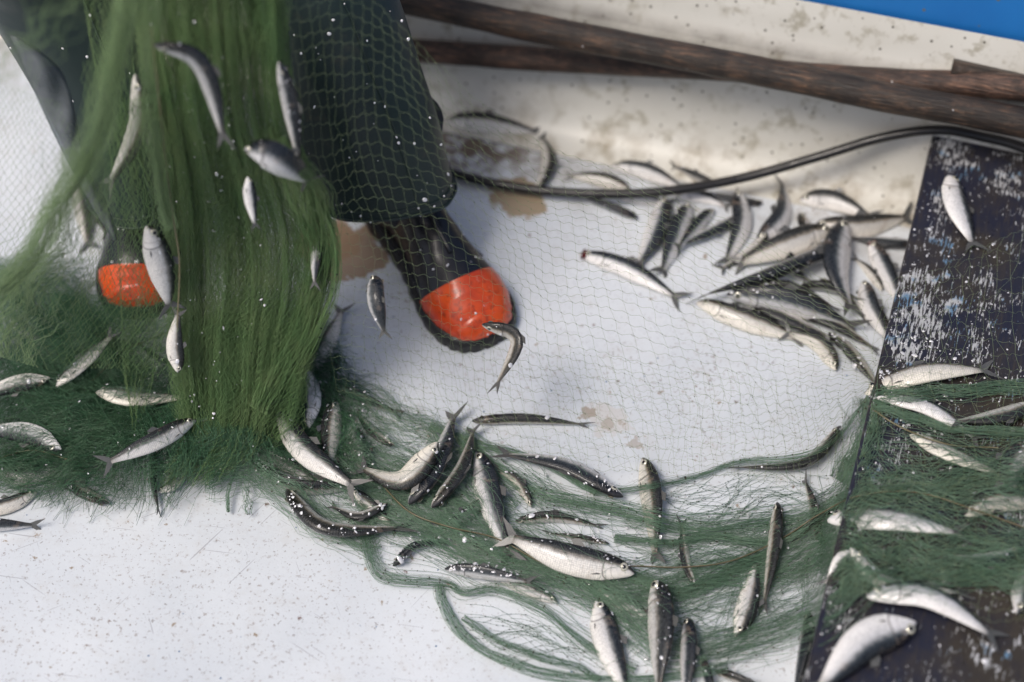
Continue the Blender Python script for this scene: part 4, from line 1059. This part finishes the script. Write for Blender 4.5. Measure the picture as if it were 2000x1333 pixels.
G = np.array([catmull(np.array([at(*p) for p in c]), NR_) for c in cols])          # (7, NR, 3)
G = np.array([catmull(G[:, i], NC_) for i in range(NR_)])                             # (NR, NC, 3)
i, j = np.meshgrid(np.arange(NR_), np.arange(NC_), indexing='ij')
ddx = nrm(np.gradient(G, axis=1)); ddy = nrm(np.gradient(G, axis=0))
G = G+ddx*(.0044*np.sin(i*.29+j*.23)+.0026*np.sin(i*.2-j*.5))[..., None]+ddy*(.0048*np.sin(j*.31+i*.14)+.0022*np.sin(j*.8+i*.5))[..., None]+rng.normal(0, .0012, G.shape)
G[..., 2] = np.maximum(G[..., 2], samp(np.maximum(HF, HB), G[..., 0], G[..., 1])+.001)
def rows(Q, dirs, sag, sub=4):
    out = []
    for q in range(Q.shape[1]-1):
        for f in np.arange(sub)/sub: out.append(Q[:, q]*(1-f)+Q[:, q+1]*f+dirs[:, q]*sag*math.sin(2*math.pi*f))
    out.append(Q[:, -1]); return np.stack(out, 1)
op.add(rows(G, ddy, .0015), .00017); op.add(rows(G.transpose(1, 0, 2), ddx.transpose(1, 0, 2), .0003, 3), .00011)
op.knots(G, .0005)
# second, slack layer near the floor
gridnet(op, [(655, 640, .08), (700, 760, .03), (760, 860, .02)], [(1640, 760, .06), (1660, 850, .04), (1650, 960, .03)], 52, 9, .00013, jit=.002, knot=.0005, warp=.004, drapeit=True)
op.build('open_mesh', NO, net, NK)
# loose mesh lying over the box
bx_ = Strands()
gridnet(bx_, [(1705, 560, .13), (1700, 700, .125), (1690, 900, .12), (1650, 1000, .12), (1610, 1150, .12)], [(2060, 430, .12), (2060, 700, .12), (2050, 900, .12), (2050, 1050, .12), (2060, 1220, .12)], 17, 34, .00013, jit=.003, warp=.006, drapeit=True)
bx_.build('mesh_over_box', NO, net)

# heap on the floor: layers of collapsed mesh and tangles
hp_ = Strands()
P1 = [(-60, 520), (60, 490), (170, 515), (205, 640), (330, 660), (345, 860), (345, 985), (180, 985), (-60, 945)]
P1b = [(-60, 690), (330, 640), (350, 900), (300, 985), (150, 985), (-60, 945)]
P2 = [(330, 600), (620, 570), (680, 700), (740, 840), (720, 990), (560, 930), (440, 915), (430, 955), (330, 985)]
P3 = [(600, 740), (860, 790), (940, 880), (1000, 1060), (860, 1090), (740, 1060), (640, 960)]
P4 = [(880, 840), (1160, 940), (1250, 1010), (1250, 1160), (1000, 1140), (850, 1080)]
P5 = [(1230, 1010), (1480, 990), (1650, 940), (1660, 1130), (1560, 1250), (1380, 1330), (1200, 1330), (1180, 1130)]
P6 = [(1640, 930), (1820, 905), (2080, 900), (2080, 1200), (1880, 1190), (1720, 1240), (1600, 1250)]
tangle(hp_, P1, 1900, 35, thick=.02, r=.00022, knot=200); tangle(hp_, P1, 1300, -20, r=.00022, thick=.02)
tangle(hp_, P1b, 700, 8, thick=.012, knot=150); tangle(hp_, P1b, 320, 60, thick=.015)
tangle(hp_, P1, 420, 80, thick=.03, L=.10, spread=.8)
tangle(hp_, P2, 1200, 70, r=.00022, thick=.02, knot=200); tangle(hp_, P2, 650, 10, r=.00022, thick=.02); tangle(hp_, P2, 380, -40, L=.1, spread=.9, thick=.02)
bundle(hp_, [(395, 640), (385, 740), (340, 850), (250, 950)], 120, 200, thick=.03, r=.00021, off0=.004, taper=[.5, .8, 1, .9], rag=.4)
bundle(hp_, [(460, 640), (470, 740), (440, 850), (370, 950)], 130, 190, thick=.03, r=.00021, off0=.004, taper=[.4, .7, 1, .7], rag=.4)
bundle(hp_, [(560, 640), (560, 720), (620, 820), (640, 900)], 110, 260, thick=.02, r=.00021, off0=.004, taper=[.4, .8, 1, 1], rag=.4)
bundle(hp_, [(100, 590), (190, 615), (270, 632), (350, 640)], 50, 170, thick=.03, r=.0002, off0=.006, rag=.3)
bundle(hp_, [(20, 700), (140, 650), (240, 590), (330, 560)], 60, 60, thick=.05, r=.00018, off0=.02, rag=.3)
hp_.build('heaped_netting', NH, net, NK)
md = Strands()
tangle(md, P3, 260, -35, thick=.010, knot=250); tangle(md, P3, 60, 30, thick=.01, spread=.6)
tangle(md, P4, 110, -25, thick=.006, knot=350, r=.00019); tangle(md, P4, 40, 25, thick=.006, spread=.7, r=.0002)
tangle(md, P5, 220, 12, thick=.008, knot=420, r=.0002); tangle(md, P5, 60, 70, thick=.01, spread=.6, r=.00022)
tangle(md, [(1160, 940), (1640, 890), (1640, 1000), (1250, 1100)], 200, 0, thick=.002, spread=.25, r=.00017, knot=520, L=.12)
tangle(md, [(900, 1150), (1150, 1230), (1200, 1310), (1000, 1290), (900, 1230)], 130, -30, thick=.001, r=.00016, knot=260, L=.1)
tangle(md, [(690, 1040), (860, 1140), (760, 1130), (715, 1110)], 60, -40, thick=.002, r=.0002, knot=30, L=.07)
md.build('thin_netting', ND, net, NK)
bo = Strands()
tangle(bo, P6, 170, 0, thick=.012, knot=120, wig=.5); tangle(bo, P6, 110, -25, thick=.012, wig=.5)
tangle(bo, [(1640, 780), (1700, 770), (1720, 900), (1660, 1050), (1590, 1040), (1600, 920)], 110, 75, thick=.01, wig=.5, L=.12, knot=60)
tangle(bo, [(1580, 1000), (1680, 960), (1680, 1240), (1560, 1330), (1540, 1230)], 120, 70, thick=.012, wig=.5, knot=60)
for g, wd, n in (([(1640, 985), (1740, 955), (1860, 940), (2050, 925)], 50, 90), ([(1600, 1080), (1720, 1075), (1850, 1085), (2050, 1080)], 66, 80), ([(1640, 1140), (1740, 1130), (1900, 1120), (2050, 1130)], 44, 50),
                 ([(1690, 785), (1780, 815), (1880, 840), (2050, 845)], 14, 60), ([(1700, 770), (1850, 765), (2050, 750)], 18, 60), ([(1640, 940), (1690, 850), (1700, 780)], 30, 120)):
    bundle(bo, g, wd, n, thick=.012, knot=n//5)
bo.build('netting_over_box', ND, net, NB)
HSAVE = HNET
HX2 = np.maximum(HF, HB); HNET = blur(HX2, 1, 2); HNET = np.maximum(HX2*.9+HNET*.1, HSAVE)
ov = Strands()
for pl, n_, dg in ((P1, 420, 35), (P1, 300, -15), (P1b, 240, 10), (P2, 130, 60), (P2, 70, 5), (P3, 50, -35), (P4, 45, -25), (P5, 90, 10), (P6, 90, 0)):
    tangle(ov, pl, n_, dg, thick=.003, r=.00019, knot=30, keep=.75)
ov.build('top_layer_mesh', ND, net, NK)
HNET = HSAVE
# gathered bands
gb = Strands()
for g, wd, n, kn in (([(650, 905), (760, 965), (880, 1020), (1000, 1065), (1120, 1125), (1250, 1150), (1400, 1135), (1520, 1100), (1640, 1060)], 84, 130, 200),
                     ([(700, 985), (800, 1030), (900, 1080), (1020, 1110), (1140, 1150), (1250, 1230), (1340, 1270), (1480, 1250), (1620, 1180), (1700, 1110)], 60, 76, 120),
                     ([(900, 850), (1000, 935), (1100, 975), (1250, 1010), (1400, 1028), (1550, 1010), (1660, 965)], 30, 62, 160),
                     ([(1160, 962), (1260, 952), (1350, 932), (1440, 905), (1540, 895), (1620, 868), (1670, 810), (1700, 778)], 9, 20, 70),
                     ([(840, 832), (950, 872), (1050, 900), (1165, 962)], 12, 36, 30),
                     ([(660, 745), (760, 800), (850, 850), (930, 930), (1000, 1000)], 44, 46, 50),
                     ([(690, 880), (760, 900), (850, 960), (930, 1010)], 44, 44, 50),
                     ([(862, 1140), (868, 1180), (895, 1225), (950, 1272), (1010, 1297), (1090, 1317), (1170, 1328), (1300, 1318), (1420, 1300)], 14, 26, 70),
                     ([(905, 1205), (960, 1245), (1040, 1280), (1130, 1305), (1170, 1328)], 12, 20, 50),
                     ([(715, 1045), (735, 1115), (770, 1132), (870, 1138), (905, 1160), (975, 1152), (1050, 1185), (1110, 1232), (1180, 1280), (1240, 1312)], 17, 28, 70),
                     ([(1230, 1120), (1330, 1160), (1420, 1120), (1530, 1060)], 16, 60, 60),
                     ([(1200, 1050), (1290, 1060), (1400, 1050), (1500, 1060), (1580, 1030)], 12, 50, 70),
                     ([(400, 925), (500, 925), (590, 985), (680, 1045), (740, 1040)], 44, 80, 60),
                     ([(458, 920), (446, 960), (444, 1000)], 5, 14, 12), ([(470, 920), (480, 965), (482, 1005)], 14, 10, 10),
                     ([(330, 905), (370, 880), (410, 800), (430, 700)], 36, 90, 40)):
    bundle(gb, g, wd, n, thick=.008, knot=kn, kr=.0009)
gb.build('gathered_bands', ND, net, NB)

# ------------------------------------------------------------------ loose fish scales, thousands of tiny discs
pts = []; nrmls = []; rad = []
for (Vb, Bk, Sd, N, k, hang, L) in ALLF:
    if not k: k = 2
    v = Vb[3:-3]; c = v.mean(1, keepdims=True); nn = nrm(v-c); f = (nn*N[3:-3, None]).sum(-1); bk = (nn*Bk[3:-3, None]).sum(-1)
    wgt = np.clip(f-.15, 0, 1)*np.clip(bk+.45, 0, 1)**1.5; wgt = wgt.ravel()
    if wgt.sum() <= 0: continue
    k = int(k*1.5)
    idx = rng.choice(len(wgt), k, p=wgt/wgt.sum())
    p = v.reshape(-1, 3)[idx]; q = nn.reshape(-1, 3)[idx]
    p = p+rng.normal(0, .0014, p.shape)+q*.0012
    pts.append(p); nrmls.append(q); rad.append(rng.uniform(.0007, .0021, k)*np.where(k > 30, .8, 1))
for (P, nn, k) in SCALE_SURF:
    idx = rng.choice(len(P), k); p = P[idx]; q = nrm(CAM-p); pts.append(p+q*.004); nrmls.append(q); rad.append(rng.uniform(.0006, .0019, k))
def scatter(poly, k, r0, r1, off, H=None):
    W = np.array([at(p[0], p[1], .015) for p in poly]); x = rng.uniform(W[:, 0].min(), W[:, 0].max(), k*3); y = rng.uniform(W[:, 1].min(), W[:, 1].max(), k*3)
    ok = inside(x, y, W); x, y = x[ok][:k], y[ok][:k]; z = samp(HNET if H is None else H, x, y)
    p = np.column_stack([x, y, z+off*rng.uniform(.2, 1, len(x))]); pts.append(p); nrmls.append(nrm(rng.normal(0, .35, p.shape)+[0, 0, 1])); rad.append(rng.uniform(r0, r1, len(x)))
scatter(P1, 130, .0005, .0015, .022); scatter(P2, 150, .0005, .0016, .022); scatter(P3, 160, .0006, .002, .010); scatter(P4, 110, .0006, .0022, .006); scatter(P5, 130, .0005, .002, .008)
# on the box: grouped towards its left edge and middle
for (c0, c1, k) in ((0, .03, 60), (0, .22, 240), (.0, .12, 130)):
    a_ = rng.uniform(.10, SL-.06, k); b_ = rng.uniform(c0+.004, c1 if c1 > .05 else .03, k); q = O2+ED*a_[:, None]+NR*b_[:, None]; q[:, 2] = BT+.0015; 
    pts.append(q); nrmls.append(nrm(rng.normal(0, .15, q.shape)+[0, 0, 1])); rad.append(rng.uniform(.0006, .0017, k))
k = 170; a_ = rng.uniform(.33, .47, k); b_ = rng.normal(.05, .03, k).clip(.005, .14); q = O2+ED*a_[:, None]+NR*b_[:, None]; q[:, 2] = BT+.0015
pts.append(q); nrmls.append(nrm(rng.normal(0, .15, q.shape)+[0, 0, 1])); rad.append(rng.uniform(.0008, .0022, k))
k = 130; idx = rng.choice(len(CQ.reshape(-1, 3)), k); q = CQ.reshape(-1, 3)[idx]; v = nrm(CAM-q); pts.append(q+v*.012); nrmls.append(v); rad.append(rng.uniform(.0006, .0018, k))
pts = np.vstack(pts); nn = nrm(np.vstack(nrmls)); rad = np.concatenate(rad); n = len(pts); rad = rad*np.exp(rng.normal(-.12, .38, n)); asp = rng.uniform(.4, 1.05, n)[:, None]
A = nrm(np.cross(nn, rng.normal(0, 1, nn.shape))); B = np.cross(nn, A); m_ = 7; V = []; jt = rng.uniform(.75, 1.2, (m_, n))
for h, rr in ((0, 1.), (.28, .8)):
    for k in range(m_):
        q = 2*math.pi*k/m_; V.append(pts+(A*math.cos(q)+B*math.sin(q)*asp)*(rad*rr*jt[k])[:, None]+nn*(rad*h*.5)[:, None])
V.append(pts+nn*(rad*.18)[:, None])
V = np.stack(V, 1).reshape(-1, 3); st_ = 2*m_+1
f = [(k, (k+1) % m_, m_+(k+1) % m_) for k in range(m_)]+[(k, m_+(k+1) % m_, m_+k) for k in range(m_)]+[(m_+k, m_+(k+1) % m_, 2*m_) for k in range(m_)]
F = (np.arange(n)[:, None, None]*st_+np.array(f)[None]).reshape(-1, 3)
MSC = m_plain('loose_scale_pearl', (.74, .74, .78), .12, .1, 1., .1)
so = mesh_np('loose_fish_scales', V, F, MSC)
tag(so, 'tiny white fish scales stuck all over the fish, box, net and trousers', 'fish scales', kind='stuff')
print('scales', n)
